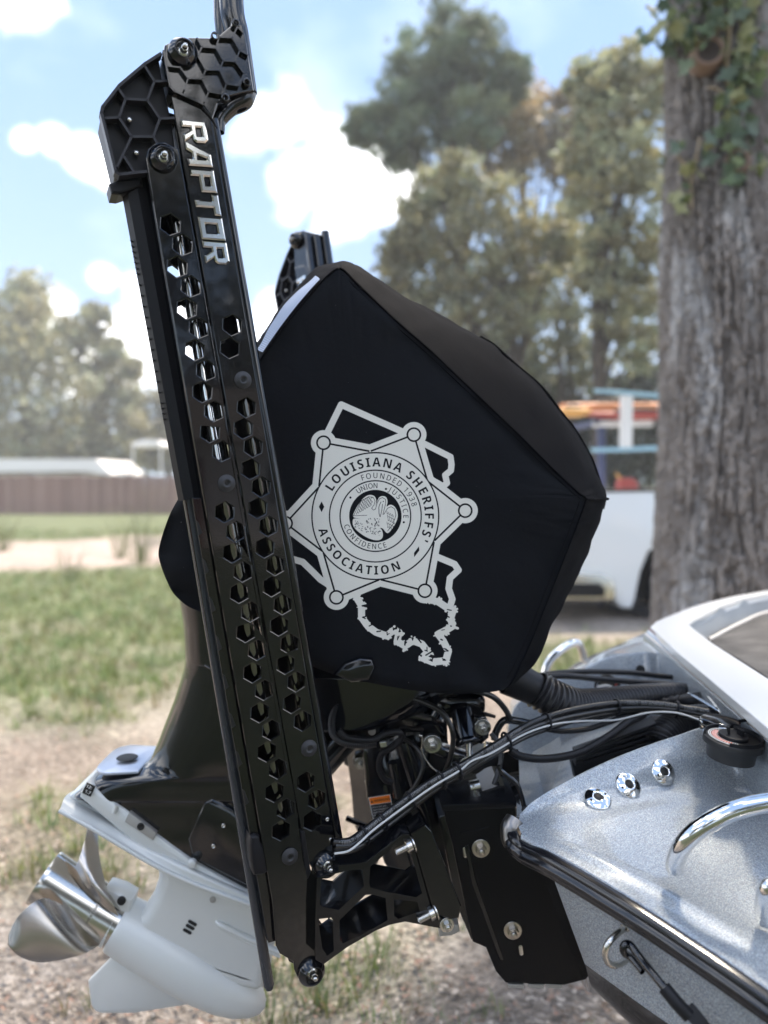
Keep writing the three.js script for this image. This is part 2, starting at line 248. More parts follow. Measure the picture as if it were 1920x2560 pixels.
// ---------------------------------------------------------------- trees
const leafGeo = (() => { const g = new THREE.BufferGeometry(); const a = [0, 0, 0, 0.5, 0.42, 0.10, 0, 1, 0, -0.5, 0.42, 0.10]; g.setAttribute('position', new THREE.Float32BufferAttribute(a, 3)); g.setIndex([0, 1, 2, 0, 2, 3]); g.computeVertexNormals(); return g; })();
const needleGeo = (() => { const r = rng(8), pos = [], ix = []; for (let i = 0; i < 14; i++) { const v = V3(r() - 0.5, r() * 0.8, r() - 0.5).normalize(), t = V3(-v.y, v.x, 0.3).normalize().multiplyScalar(0.045), o = pos.length / 3; pos.push(-t.x, -t.y, -t.z, t.x, t.y, t.z, v.x, v.y, v.z); ix.push(o, o + 1, o + 2); } return geom(pos, ix); })();
const leafM = Ph({ color: 0xffffff, roughness: 0.75, transmission: 0.55, thickness: 0 });
function crown(parent, blobs, per, size, base, seed, geo = leafGeo, loose = 0.33) {
  const r = rng(seed), list = [], gs = () => (r() + r() + r() - 1.5) * 1.15;
  for (const [c, R] of blobs) {
    const k = Math.max(5, Math.round(per / 34));
    for (let i = 0; i < k; i++) {
      const v = V3(gs(), gs(), gs()).normalize().multiplyScalar(R * (0.35 + 0.65 * r() ** 0.5)), cc = c.clone().add(v), tone = 0.65 + r() * 0.7, hue = (r() - 0.5) * 0.25;
      for (let j = 0; j < 34; j++) { const w = R * loose; list.push([cc.x + gs() * w, cc.y + gs() * w * 0.75, cc.z + gs() * w, r() * 6.28, size * (0.6 + 0.8 * r()), C(base[0] * tone * (1 + hue), base[1] * tone, base[2] * tone * (1 - hue)), (r() - 0.3) * 2.4, (r() - 0.5) * 2]); }
    }
  }
  return scatter('crown', geo, leafM, list, undefined, undefined, parent);
}
const barkTex = noiseTex(512, (u, v) => { const n = tn(u * 1, v, 30, 3, 4), r = Math.abs(tn(u, v, 22, 8, 3)), s = 0.42 + 0.5 * n + 0.6 * (0.2 - r); return [s * 1.05, s, s * 0.95].map((q) => Math.min(1, Math.max(0.08, q))); }, true);
const barkM = S({ color: C(0.30, 0.26, 0.22), map: barkTex, roughness: 1, bumpMap: barkTex, bumpScale: 0.02 });
function limbs(parent, from, targets, r) { const geos = [cyl(from, V3(lerp(from.x, targets[0].x, 0.9), targets[0].y, from.z), r, r * 0.35, 12)]; for (const t of targets.slice(1)) { const s = V3(from.x, lerp(from.y, t.y, 0.55), from.z); geos.push(sweep([s, s.clone().lerp(t, 0.5).add(V3(0, 0.3, 0)), t], 8, (q) => r * 0.4 * (1 - 0.8 * q), 7)); } return obj('trunk', geos, barkM, parent); }
function tree(name, label, d, trunkPx, r, blobsPx, per, size, base, seed, geo, loose, group = 'trees behind the yard') {
  const foot = P(trunkPx, 1200, d); foot.y = 0; const g = thing(name, label, 'tree', group), s = d / F, rr = rng(seed + 5);
  const blobs = blobsPx.map(([x, y, R]) => { const p = P(x, y, d); p.z += (rr() - 0.5) * R * s * 1.6; return [p, R * s]; });
  limbs(g, foot, blobs.map((b) => b[0]), r); crown(g, blobs, per * 1.5, size * 1.1, base, seed, geo, loose * 1.15); return rebase(g, foot);
}
const pineC = [0.18, 0.225, 0.12], oakC = [0.28, 0.275, 0.15], brownC = [0.33, 0.275, 0.165], paleC = [0.33, 0.325, 0.18];
tree('pine_tree', 'tall dark pine with layered crown rising above the other trees', 27, 1150, 0.30, [[1130, 95, 85], [1060, 130, 75], [1190, 140, 80], [1020, 210, 85], [1100, 200, 90], [1200, 230, 85], [950, 300, 60], [1000, 320, 70], [900, 335, 40], [1090, 310, 80], [1170, 330, 70], [1260, 210, 50], [1290, 170, 40], [1010, 370, 50]], 360, 0.27, pineC, 1, needleGeo, 0.34);
tree('oak_tree', 'brownish broadleaf tree standing directly right of the pine', 30, 1330, 0.25, [[1300, 230, 80], [1370, 290, 70], [1260, 300, 80], [1330, 360, 70], [1220, 390, 60], [1400, 380, 50], [1280, 430, 60], [1430, 270, 55], [1450, 350, 55], [1420, 450, 60], [1470, 430, 50]], 430, 0.20, brownC, 2, leafGeo, 0.36);
tree('oak_tree', 'olive broadleaf tree whose wide crown stands behind the motor cover', 22, 1290, 0.22, [[1080, 480, 55], [1140, 460, 60], [1040, 520, 45], [1210, 520, 75], [1090, 580, 75], [1010, 640, 55], [1180, 620, 85], [980, 700, 50], [1290, 590, 75], [1080, 680, 80], [1010, 620, 50], [1210, 720, 80], [1120, 760, 80], [1330, 690, 70], [1300, 790, 75], [1390, 620, 50], [1230, 820, 70], [1020, 760, 60]], 470, 0.15, oakC, 3, leafGeo, 0.36);
tree('oak_tree', 'pale green broadleaf tree just left of the ivy-covered trunk', 19, 1490, 0.20, [[1520, 190, 60], [1460, 220, 45], [1590, 160, 55], [1640, 230, 50], [1500, 300, 70], [1590, 300, 75], [1450, 380, 50], [1540, 410, 80], [1630, 420, 60], [1480, 490, 60], [1580, 520, 75], [1640, 610, 60], [1560, 640, 70], [1490, 610, 45], [1620, 740, 60], [1530, 780, 60], [1590, 870, 60], [1480, 700, 40]], 430, 0.14, paleC, 4, leafGeo, 0.36);
tree('oak_tree', 'thin broadleaf tree with sky showing through above the kayak rack', 24, 1420, 0.18, [[1390, 760, 55], [1440, 840, 50], [1380, 880, 60], [1470, 920, 50], [1340, 940, 55], [1420, 560, 40], [1440, 660, 45]], 300, 0.16, oakC, 5, leafGeo, 0.42);
tree('shade_tree', 'dense dark green tree mass low behind the white truck', 26, 1560, 0.2, [[1460, 1020, 80], [1560, 1010, 80], [1640, 990, 70], [1400, 1060, 70], [1500, 1110, 80], [1600, 1110, 80], [1680, 1090, 80], [1350, 1000, 60], [1750, 1050, 90], [1440, 1170, 60], [1560, 1180, 60]], 620, 0.2, [0.06, 0.075, 0.035], 6, leafGeo, 0.4);
tree('oak_tree', 'tall pale grey-green tree above the fence', 56, 60, 0.3, [[70, 730, 60], [20, 800, 75], [110, 810, 70], [40, 890, 90], [140, 900, 80], [-60, 850, 100], [60, 980, 100], [180, 990, 75], [-40, 1000, 110], [120, 1070, 90], [10, 1090, 90], [60, 1140, 70], [-40, 1140, 70], [150, 1140, 60]], 520, 0.36, paleC, 7, leafGeo, 0.4);
tree('oak_tree', 'smaller round tree in front of the clouds above the fence', 58, 235, 0.3, [[190, 830, 50], [240, 800, 35], [210, 900, 55], [280, 880, 35], [230, 970, 60], [300, 990, 50], [270, 1060, 70], [200, 1090, 70], [340, 1080, 50], [330, 930, 25], [250, 1140, 55], [330, 1140, 50], [190, 1150, 50], [390, 1140, 45]], 420, 0.36, paleC, 8, leafGeo, 0.42);
tree('shade_tree', 'low dark tree behind the fence near the motor', 60, 430, 0.3, [[400, 1040, 50], [450, 1010, 50], [430, 1100, 60], [500, 1090, 60], [380, 1120, 50], [560, 1060, 70], [620, 1110, 80]], 360, 0.36, [0.2, 0.2, 0.13], 9, leafGeo, 0.42);
tree('oak_tree', 'distant broadleaf tree that fills the gap beneath the pine', 38, 930, 0.2, [[930, 1020, 120], [1050, 1000, 120], [820, 1060, 110], [1150, 930, 110], [1250, 990, 110], [700, 1090, 100]], 330, 0.26, oakC, 10, leafGeo, 0.42);
// trees at the photographer's back, mirrored in the black paint
[[-7, 16, 4.4, 3.2, 41], [2.5, 17, 6.5, 4.6, 42], [12, 19, 7.5, 5.0, 43], [-15, 10, 4.2, 3.2, 44]].forEach(([x, z, y, R, s], i) => {
  const g = thing('yard_tree', ['broad yard tree behind the photographer, left of the tallest one', 'tallest yard tree straight behind the photographer', 'broad yard tree behind the photographer, right of the tallest one', 'yard tree standing off to the left of the photographer'][i], 'tree', 'trees behind the photographer'), r = rng(s), bl = [];
  for (let k = 0; k < 16; k++) bl.push([V3(x + (r() - 0.5) * R * 1.7, y + (r() - 0.5) * R * 1.5, z + (r() - 0.5) * R * 1.2), R * 0.42]);
  limbs(g, V3(x, 0, z), bl.map((b) => b[0]), 0.3); crown(g, bl, 440, 0.34, [0.045, 0.06, 0.025], s, leafGeo, 0.42); rebase(g, V3(x, 0, z));
});
// ---------------------------------------------------------------- big trunk with ivy on the right
{
  const d = 4.6, s = (d + 0.3) / F, g = thing('big_tree', 'thick old tree trunk with rough grey bark and two sawn-off branch stubs', 'tree');
  const cx = (y) => lerp(1790, 1800, y), prof = [[1720, 192], [1560, 178], [1300, 168], [1000, 158], [700, 148], [450, 128], [200, 125], [0, 124], [-900, 120]];
  const yc = curve(prof.map(([y, r]) => V3(y, r, 0))), pos = [], idx = [], uv = [], col = [], n = 640, k = 340;
  for (let i = 0; i <= n; i++) { const q = yc.getPoint(i / n), cY = H - (q.x - CY) * s, cX = (lerp(1800, 1820, smooth(450, 1000, q.x)) - CX) * s; for (let j = 0; j <= k; j++) {
    const a = j / k * 2 * Math.PI, rx = Math.cos(a), rz = Math.sin(a), wob = fbm(rx * 2, cY * 1.2, rz * 2, 2) * 0.5;
    const f = Math.abs(fbm(rx * 9 + wob * 2, cY * 1.5, rz * 9, 3)), f3 = Math.abs(fbm(rx * 21 + 4, cY * 7 + wob * 3, rz * 21, 3)), f2 = fbm(rx * 40, cY * 22, rz * 40, 2), R = q.y * s * (1 + 0.05 * wob) + 0.055 * smooth(0.0, 0.11, f) + 0.030 * smooth(0.0, 0.12, f3) - 0.07 + f2 * 0.02;
    pos.push(cX + rx * R, cY, -d - 0.3 + rz * R); uv.push(j / k * 2, cY);
    const lich = smooth(0.05, 0.3, fbm(rx * 2.2 + 9, cY * 0.9, rz * 2.2, 4)), c = [0.25, 0.222, 0.20].map((v, m) => lerp(v, [0.46, 0.45, 0.44][m], lich * 0.7)); col.push(...c);
  } }
  for (let i = 0; i < n; i++) for (let j = 0; j < k; j++) { const a = i * (k + 1) + j, b = a + k + 1; idx.push(a, b, a + 1, b, b + 1, a + 1); }
  const tg = geom(pos, idx, uv); tg.setAttribute('color', new THREE.Float32BufferAttribute(col, 3));
  obj('trunk', tg, S({ vertexColors: true, roughness: 1, side: THREE.DoubleSide }), g);
  for (const [x, y, r] of [[1772, 132, 34], [1843, 405, 27]]) { const c = P(x, y, d - 0.02), R = r * s; const st = obj('branch_stub', along(lathe([[R * 0.72, 0.02], [R * 0.9, 0.035], [R * 1.05, 0.02], [R * 1.1, -0.02], [R * 1.25, -0.1]], 28), c, V3(-0.25, 0, 1)), S({ color: C(0.22, 0.15, 0.11), roughness: 0.9 }), g); obj('cut_face', along(lathe([[0, 0.012], [R * 0.3, 0.014], [R * 0.74, 0.02]], 28), c, V3(-0.25, 0, 1)), S({ color: C(0.24, 0.20, 0.18), roughness: 0.95, map: barkTex }), st); }
  // crown overhead, out of the picture; it shades the boat
  const r = rng(61), bl = []; for (let i = 0; i < 18; i++) { const a = r() * 6.28, q = Math.sqrt(r()) * 2.2; bl.push([V3(2.3 + Math.cos(a) * q, 7.0 + (r() - 0.4) * 2.0, -4.1 + Math.sin(a) * q * 0.85), 0.8]); }
  obj('limb', bl.filter((_, i) => i % 3 === 0).map(([c]) => sweep([V3(1.95, 4.6, -4.9), V3(lerp(1.95, c.x, 0.4), 5.6, lerp(-4.9, c.z, 0.4)), c], 10, (t) => 0.1 * (1 - 0.8 * t), 8)), barkM, g);
  crown(g, bl, 160, 0.12, [0.08, 0.10, 0.04], 62, leafGeo, 0.42);
  rebase(g, V3((1790 - CX) * s, 0, -d - 0.3));
  // ivy
  const ivy = thing('ivy_vine', 'leafy ivy vine climbing the upper part of the old tree trunk', 'vine'), R2 = rng(71), im = [C(0.15, 0.19, 0.06), C(0.09, 0.13, 0.05), C(0.24, 0.24, 0.09), C(0.07, 0.11, 0.06)].map((c) => Ph({ color: c, roughness: 0.5, transmission: 0.2, thickness: 0 }));
  const stemM = S({ color: C(0.30, 0.23, 0.14), roughness: 0.8 }), at = (x, y, o = 0) => { const t = (x - 1800) / 132, z = Math.sqrt(Math.max(0.02, 1 - t * t)); const p = P(x, y, d + 0.3 - 0.30 * z - o); return p; };
  const stems = [[[1828, 10], [1822, 100], [1818, 180], [1826, 240], [1836, 290], [1856, 330], [1858, 390]], [[1836, 295], [1870, 308], [1915, 318]], [[1700, 60], [1712, 110], [1735, 135]], [[1822, 250], [1800, 226], [1768, 218]], [[1730, 520], [1728, 460], [1734, 430], [1742, 390], [1750, 345]], [[1734, 432], [1702, 400], [1688, 375]], [[1790, 20], [1792, 90]], [[1908, 60], [1905, 200]]];
  const leafS = (() => { const sh = new THREE.Shape(); const pts = [[0, -0.45], [0.30, -0.5], [0.28, -0.18], [0.55, 0.02], [0.22, 0.16], [0.0, 0.6], [-0.22, 0.16], [-0.55, 0.02], [-0.28, -0.18], [-0.30, -0.5]]; pts.forEach(([a, b], i) => i ? sh.lineTo(a, b) : sh.moveTo(a, b)); const g2 = new THREE.ShapeGeometry(sh), p = g2.attributes.position; for (let i = 0; i < p.count; i++) p.setZ(i, -0.35 * Math.abs(p.getX(i)) + 0.15 * p.getY(i) ** 2); g2.computeVertexNormals(); return g2; })();
  stems.forEach((l, i) => obj('stem', tube(l.map(([x, y]) => at(x, y, 0.03)), i < 2 ? 0.013 : 0.007, 30, 7), stemM, ivy));
  const spots = []; for (let i = 0; i < 74; i++) spots.push([1650 + R2() * 270, R2() ** 1.25 * 150 - 30]); for (let i = 0; i < 34; i++) { const l = stems[Math.floor(R2() * 6)], q = l[Math.floor(R2() * l.length)]; spots.push([q[0] + (R2() - 0.5) * 80, q[1] + (R2() - 0.5) * 70]); } for (let i = 0; i < 70; i++) spots.push([1815 + R2() * 105, 120 + R2() ** 1.4 * 330]); spots.push([1640, 40], [1630, 80], [1655, 60], [1616, 100], [1648, 110], [1672, 125], [1690, 90], [1634, 20], [1600, 78], [1780, 345], [1800, 330], [1690, 490], [1705, 520], [1910, 285], [1905, 250]);
  for (const [x, y] of spots) { const p = at(Math.max(1668, Math.min(1915, x)), y, 0.04 + R2() * 0.10); if (x < 1668) p.x -= (1668 - x) * s; const lf = obj('leaf', leafS, im[Math.floor(R2() * 4)], ivy); lf.position.copy(p); const z = 0.055 + R2() * 0.075; lf.scale.set(z, z, z); lf.rotation.set((R2() - 0.5) * 1.4, (R2() - 0.5) * 1.8, R2() * 6.28); }
  rebase(ivy, at(1828, 420));
}
// ---------------------------------------------------------------- truck, rack and kayaks
{
  const pl = new Plane(1560, 1549, 8.7, 0.10), white = Ph({ color: C(0.74, 0.78, 0.82), roughness: 0.3, clearcoat: 1, clearcoatRoughness: 0.05 });
  const g = pl.thing('pickup_truck', 'white pickup truck with chrome bumper parked behind the boat', 'truck'), S2 = (p, z0, z1, b = 0.02, h = []) => ext(pl.shape(p, h), z0, z1, b, 3);
  obj('body', soft(S2([[1360, 1236], [1400, 1231], [1662, 1226], [1990, 1222], [1990, 1500], [1822, 1505], [1802, 1430], [1762, 1370], [1712, 1345], [1662, 1352], [1622, 1380], [1602, 1430], [1588, 1500], [1580, 1522], [1556, 1520], [1536, 1500], [1532, 1452], [1360, 1436]], -1.75, 0, 0.03), 0.6), white, g);
  obj('arch_liner', S2([[1586, 1510], [1600, 1430], [1620, 1378], [1662, 1350], [1712, 1343], [1764, 1368], [1804, 1430], [1824, 1512]], -1.6, -0.25, 0.01), M.dark, g);
  const bm = obj('bumper', soft(S2([[1350, 1430], [1500, 1432], [1524, 1444], [1536, 1468], [1534, 1498], [1520, 1504], [1350, 1500]], -1.6, 0.06, 0.03), 0.7), S({ color: C(0.55, 0.53, 0.46), roughness: 0.25, metalness: 1 }), g);
  obj('bumper_insert', S2([[1350, 1456], [1494, 1456], [1508, 1470], [1506, 1490], [1350, 1490]], 0.05, 0.075, 0.01), M.plastic, bm);
  const wc = pl.p3(1708, 1462, -0.08), wh = obj('wheel', zlathe([[0.16, -0.02], [0.20, 0], [0.33, 0.02], [0.385, -0.01], [0.40, -0.06], [0.40, -0.20], [0.33, -0.24]], wc.x, wc.y - 0.0, wc.z, 40), M.rubber, g);
  obj('rim', zlathe([[0, 0.01], [0.06, 0.015], [0.08, -0.02], [0.19, -0.03], [0.215, 0.005], [0.22, -0.03]], wc.x, wc.y, wc.z, 32), M.steel, wh);
  obj('mud_flap', S2([[1528, 1520], [1600, 1518], [1640, 1520], [1640, 1552], [1620, 1548], [1586, 1530], [1552, 1534]], -0.3, -0.1, 0.01), M.rubber, g);
  obj('cab', soft(S2([[1800, 1224], [1990, 1222], [1990, 1080], [1880, 1085]], -1.6, -0.12, 0.04), 0.6), white, g);
  obj('bed_rail', S2([[1395, 1226], [1800, 1219], [1800, 1226], [1395, 1233]], -0.10, 0.01, 0.008), M.plastic, g);
  obj('tail_light', S2([[1385, 1260], [1408, 1260], [1408, 1340], [1385, 1340]], -0.02, 0.012, 0.006), M.red, g);
  const pr = new Plane(1560, 1236, 9.4, 0.06), rk = pr.thing('boat_rack', 'rack of pale blue rails on white posts behind the truck bed', 'rack'), Q = (p, z0 = -0.05, z1 = 0) => ext(pr.shape(p), z0, z1, 0.006), blue = S({ color: C(0.28, 0.46, 0.54), roughness: 0.6 }), wp = S({ color: C(0.72, 0.71, 0.68), roughness: 0.6 }), navy = S({ color: C(0.05, 0.06, 0.12), roughness: 0.5 });
  obj('rail', Q([[1486, 972], [1560, 976], [1668, 986], [1760, 992], [1760, 1002], [1664, 996], [1560, 986], [1488, 981]]), blue, rk); obj('rail', Q([[1478, 1120], [1560, 1118], [1660, 1114], [1760, 1112], [1760, 1123], [1660, 1125], [1560, 1129], [1484, 1130]]), blue, rk);
  obj('post', Q([[1558, 988], [1582, 990], [1580, 1118], [1556, 1118]], -0.12, 0.012), wp, rk); obj('post', Q([[1655, 998], [1668, 999], [1666, 1560], [1655, 1560]], -0.12, 0.012), wp, rk); obj('post', Q([[1512, 1040], [1530, 1040], [1528, 1560], [1512, 1560]], -0.3, -0.22), navy, rk);
  obj('rail', Q([[1500, 1050], [1650, 1046], [1650, 1062], [1500, 1064]], -0.28, -0.2), wp, rk); obj('rail', Q([[1500, 1046], [1514, 1046], [1514, 1060], [1500, 1060]], -1.2, -0.2), navy, rk);
  const kay = (name, label, x0, x1, y, r, z, m) => { const A = pr.p3(x0, y, z), B = pr.p3(x1, y, z), L = B.x - A.x; const k = thing(name, label, 'kayak', 'kayaks on the rack', pr.O, pr.yaw); const hl = obj('hull', sweep([A, A.clone().lerp(B, 0.3).add(V3(0, -0.02, 0)), A.clone().lerp(B, 0.7).add(V3(0, -0.02, 0)), B], 40, (t) => r * Math.pow(Math.max(0.0004, Math.sin(t * Math.PI)), 0.45), 20), m, k); obj('deck_rim', sweep([A.clone().lerp(B, 0.3).add(V3(0, r * 0.8, 0)), A.clone().lerp(B, 0.5).add(V3(0, r * 0.95, 0)), A.clone().lerp(B, 0.7).add(V3(0, r * 0.8, 0))], 16, () => 0.02, 8), M.plastic, k); rebase(k, pr.O.clone()); for (const c of k.children) c.position.set(0, 0, 0); return k; };
  kay('kayak', 'orange kayak lying highest on the blue rack', 1395, 1720, 1014, 0.06, -0.25, M.orange); kay('kayak', 'yellow kayak resting beside the orange kayak', 1385, 1480, 1026, 0.06, -0.10, M.yellow); kay('kayak', 'red kayak under the orange kayak on the rack', 1450, 1740, 1034, 0.05, -0.16, M.red);
  const can = pl.p3(1552, 1212, -0.6), cg = thing('fuel_can', 'red fuel can standing in the truck bed', 'fuel can', undefined, pl.O.clone().add(can), 0.1); obj('body', soft(ext(new THREE.Shape([V2(-0.11, -0.2), V2(0.12, -0.2), V2(0.12, 0.02), V2(0.05, 0.08), V2(-0.08, 0.08), V2(-0.11, 0.03)]), -0.08, 0.08, 0.02, 3), 0.7), M.red, cg); obj('spout', cyl(V3(-0.07, 0.07, 0), V3(-0.13, 0.14, 0), 0.02, 0.012), M.yellow, cg);
}
// ---------------------------------------------------------------- fence and shed
{
  const g = thing('wooden_fence', 'weathered red-brown board fence across the far end of the yard', 'fence'), r = rng(31), mats = [0, 1, 2, 3].map((i) => S({ color: C(0.17 + i * 0.025, 0.10 + i * 0.018, 0.08 + i * 0.015), roughness: 0.95 })), d = 35.5, bg = [1.70, 1.74, 1.78].map((h) => { const b = new THREE.BoxGeometry(0.15, h, 0.022); b.translate(0, h / 2, 0); return b; });
  const x0 = (-60 - CX) * d / F, x1 = (900 - CX) * d / F; for (let x = x0; x < x1; x += 0.164) { const m = obj('board', bg[Math.floor(r() * 3)], mats[Math.floor(r() * 4)], g); m.position.set(x, 0, -d + (r() - 0.5) * 0.01); m.rotation.z = (r() - 0.5) * 0.012; }
  for (const y of [0.4, 1.4]) obj('rail', box(x1 - x0, 0.09, 0.04, (x0 + x1) / 2, y, -d - 0.035), mats[0], g); for (let x = x0; x < x1; x += 2.4) obj('post', box(0.1, 1.7, 0.1, x, 0.85, -d - 0.1), mats[0], g); rebase(g, V3((x0 + x1) / 2, 0, -d));
  const D = 44, P2 = (x, y) => { const p = P(x, y, D); return V2(p.x, p.y); }, sh = thing('metal_shed', 'low pale shed with white metal roof behind the board fence', 'shed'), roof = S({ color: C(0.72, 0.70, 0.68), roughness: 0.5 }), wall = S({ color: C(0.55, 0.48, 0.42), roughness: 0.8 });
  const rf = ext(new THREE.Shape([P2(-120, 1148), P2(240, 1148), P2(278, 1184), P2(278, 1190), P2(210, 1178), P2(-120, 1182)]), -6, 0, 0.02); rf.translate(0, 0, -D); obj('roof', rf, roof, sh);
  const wl = ext(new THREE.Shape([P2(-110, 1184), P2(262, 1184), P2(262, 1268), P2(-110, 1268)]), -5.6, -0.4, 0.01); wl.translate(0, 0, -D); obj('wall', wl, wall, sh); obj('door', box(1.1, 1.7, 0.06, P2(130, 1200).x, 0.9, -D - 0.38), mats[3], sh); rebase(sh, V3(P2(80, 1200).x, 0, -D - 3));
  const aw = thing('carport', 'small white carport canopy beyond the fence', 'carport'), cn = ext(new THREE.Shape([P2(300, 1104), P2(330, 1094), P2(368, 1096), P2(380, 1110), P2(300, 1112)]), -3, 0, 0.02); cn.translate(0, 0, -D - 2); obj('canopy', cn, roof, aw); for (const x of [303, 376]) obj('post', box(0.08, 3.6, 0.08, P2(x, 1200).x, 1.8, -D - 2.1), roof, aw); rebase(aw, V3(P2(340, 1200).x, 0, -D - 3.5));
}
{ // house at the photographer's back, mirrored as a pale band in the black plates
  const g = thing('house', 'low pale house with a hipped roof behind the photographer', 'house', undefined, V3(9.2, 0, 13.2), Math.PI + 0.6), wall = S({ color: C(0.66, 0.58, 0.52), roughness: 0.9 }), rf = S({ color: C(0.09, 0.08, 0.075), roughness: 0.95 });
  obj('wall', box(7, 2.5, 4, 0, 1.25, -2), wall, g); obj('roof', geom([-3.9, 2.45, 0.5, 3.9, 2.45, 0.5, 3.9, 2.45, -4.5, -3.9, 2.45, -4.5, -2, 3.9, -2, 2, 3.9, -2], [0, 1, 5, 0, 5, 4, 1, 2, 5, 2, 3, 4, 2, 4, 5, 3, 0, 4]), rf, g);
  for (const x of [-2.4, 2.3]) { const w = obj('window', box(1.1, 1.1, 0.08, x, 1.45, 0.02), S({ color: C(0.75), roughness: 0.6 }), g); obj('pane', box(0.96, 0.96, 0.04, x, 1.45, 0.05), M.gloss, w); }
  const dr = obj('door', box(0.95, 2.05, 0.08, 0, 1.04, 0.02), S({ color: C(0.20, 0.05, 0.04), roughness: 0.5 }), g); obj('handle', box(0.04, 0.14, 0.06, 0.36, 1.0, 0.08), M.steel, dr);
}
// ---------------------------------------------------------------- outboard motor
const on = (d) => new Plane(CX, CY, d);                     // frontal plane; its origin is the eye's foot on it
const flat = (pts, d, back, bev = 0.002, seg = 2, holes = []) => { const pl = on(d), g = ext(pl.shape(pts, holes), -back, 0, bev, seg); g.translate(pl.O.x, pl.O.y, pl.O.z); return g; };
const round = (pts, d, back, bev, a = 0.9) => soft(flat(pts, d, back, bev, 6), a);
const disc = (px, py, d, prof, k = 28) => { const p = P(px, py, d); return zlathe(prof, p.x, p.y, p.z, k); };
const wbolt = (parent, px, py, d, r, mat) => { const p = P(px, py, d); return hexBolt(parent, p.x, p.y, p.z, r, mat); };
{
  const g = thing('outboard_motor', 'tilted outboard motor with black midsection, silver gearcase and polished propeller', 'outboard motor');
  obj('midsection', slices([[1470, 450, 800], [1560, 464, 800], [1636, 468, 800], [1638, 469, 801], [1670, 464, 805], [1737, 443, 810], [1792, 422, 815], [1856, 397, 818, 0.098, 2.7], [1886, 381, 818, 0.095, 3], [1900, 362, 818, 0.093, 3.4], [1907, 318, 818, 0.091, 4], [1912, 280, 818, 0.09, 4.6], [1922, 256, 817, 0.09, 5], [1940, 234, 816, 0.089, 6], [1958, 214, 812, 0.088, 7], [1964, 226, 808, 0.084, 8], [1995, 276, 800, 0.083, 8], [2030, 330, 792, 0.082, 8], [2066, 386, 785, 0.082, 8], [2102, 444, 778, 0.08, 8], [2138, 506, 770, 0.08, 8], [2165, 566, 760, 0.08, 8], [2185, 630, 750, 0.08, 8]], 1.56, 0.10, 2.5, 96, 6), M.gloss, g);
  obj('seam_band', sweep([[467, 1634], [500, 1655], [540, 1678], [620, 1700], [720, 1710]].map(([x, y], i) => P(x, y, [1.55, 1.485, 1.462, 1.458, 1.458][i])), 40, () => 0.002, 8), M.powder, g);
  obj('bustle_plug', along(lathe([[0, 0.002], [0.018, 0.002], [0.021, 0.0]], 24), P(318, 1903, 1.545).add(V3(0, 0.0075, 0)), V3(0, 1, 0)), M.dark, g);
  { const p = P(262, 1903, 1.56), q = P(374, 1903, 1.56), w = q.x - p.x, sh = new THREE.Shape(); sh.moveTo(0.03, -0.078); sh.lineTo(w, -0.07); sh.lineTo(w, 0.07); sh.lineTo(0.03, 0.078); sh.quadraticCurveTo(0, 0.07, 0, 0.03); sh.lineTo(0, -0.03); sh.quadraticCurveTo(0, -0.07, 0.03, -0.078); const e = soft(ext(sh, 0, 0.007, 0.003, 4), 0.8); e.rotateX(-Math.PI / 2); e.translate(p.x, p.y, p.z); obj('bustle_cap', e, S({ color: C(0.50, 0.54, 0.62), roughness: 0.3, metalness: 0.4 }), g); }  // pale slab: sky reflection on the black housing top, put into its colour
  const ap = obj('access_plate', round([[470, 2098], [511, 2007], [530, 1996], [640, 2052], [700, 2090], [700, 2236], [610, 2212], [482, 2146]], 1.4705, 0.02, 0.004), M.gloss, g);
  for (const [x, y] of [[559, 2064], [534, 2115]]) obj('screw', disc(x, y, 1.4705, [[0, 0.001], [0.002, 0.001], [0.0024, 0.003], [0.004, 0.002], [0.0042, 0]], 16), M.steel, ap);
  obj('cowl_lower', slices([[1640, 560, 1180], [1690, 620, 1150], [1740, 700, 1080], [1770, 740, 980]], 1.56, 0.15, 3, 48, 4), M.gloss, g);
  // silver gearcase
  const gc = obj('gearcase', round([[372, 2060], [388, 2150], [389, 2205], [376, 2247], [348, 2292], [318, 2322], [420, 2420], [520, 2470], [640, 2490], [662, 2480], [676, 2400], [695, 2335], [705, 2290], [705, 2240], [612, 2200], [500, 2130]], 1.512, 0.085, 0.028), M.silver, g);
  const a0 = P(296, 2307, 1.55), a1 = P(662, 2520, 1.55), dir = a1.clone().sub(a0).normalize(), Lt = a0.distanceTo(a1);
  const orient = (geo, p, d) => along(geo, p, d);
  obj('torpedo', orient(lathe([[0, 0], [0.046, 0], [0.052, 0.001], [0.0545, 0.006], [0.058, Lt * 0.2], [0.060, Lt * 0.42], [0.058, Lt * 0.6], [0.052, Lt * 0.75], [0.042, Lt * 0.86], [0.028, Lt * 0.94], [0.014, Lt * 0.985], [0, Lt]], 56), a0, dir), M.silver, g);
  obj('skeg', soft(flat([[300, 2372], [283, 2386], [272, 2403], [219, 2456], [221, 2478], [226, 2514], [236, 2530], [253, 2536], [333, 2536], [420, 2522], [515, 2507], [560, 2490], [450, 2420]], 1.545, 0.022, 0.006, 3), 0.8), M.silver, g);
  // fairing below the exhaust snout, a shelf, a flange
  obj('anti_vent_plate', soft(flat([[172, 1990], [196, 1974], [206, 1980], [350, 2078], [480, 2148], [640, 2222], [705, 2262], [705, 2272], [640, 2238], [480, 2168], [350, 2098], [240, 2034], [182, 2010]], 1.50, 0.16, 0.004, 3), 0.7), M.silver, g);
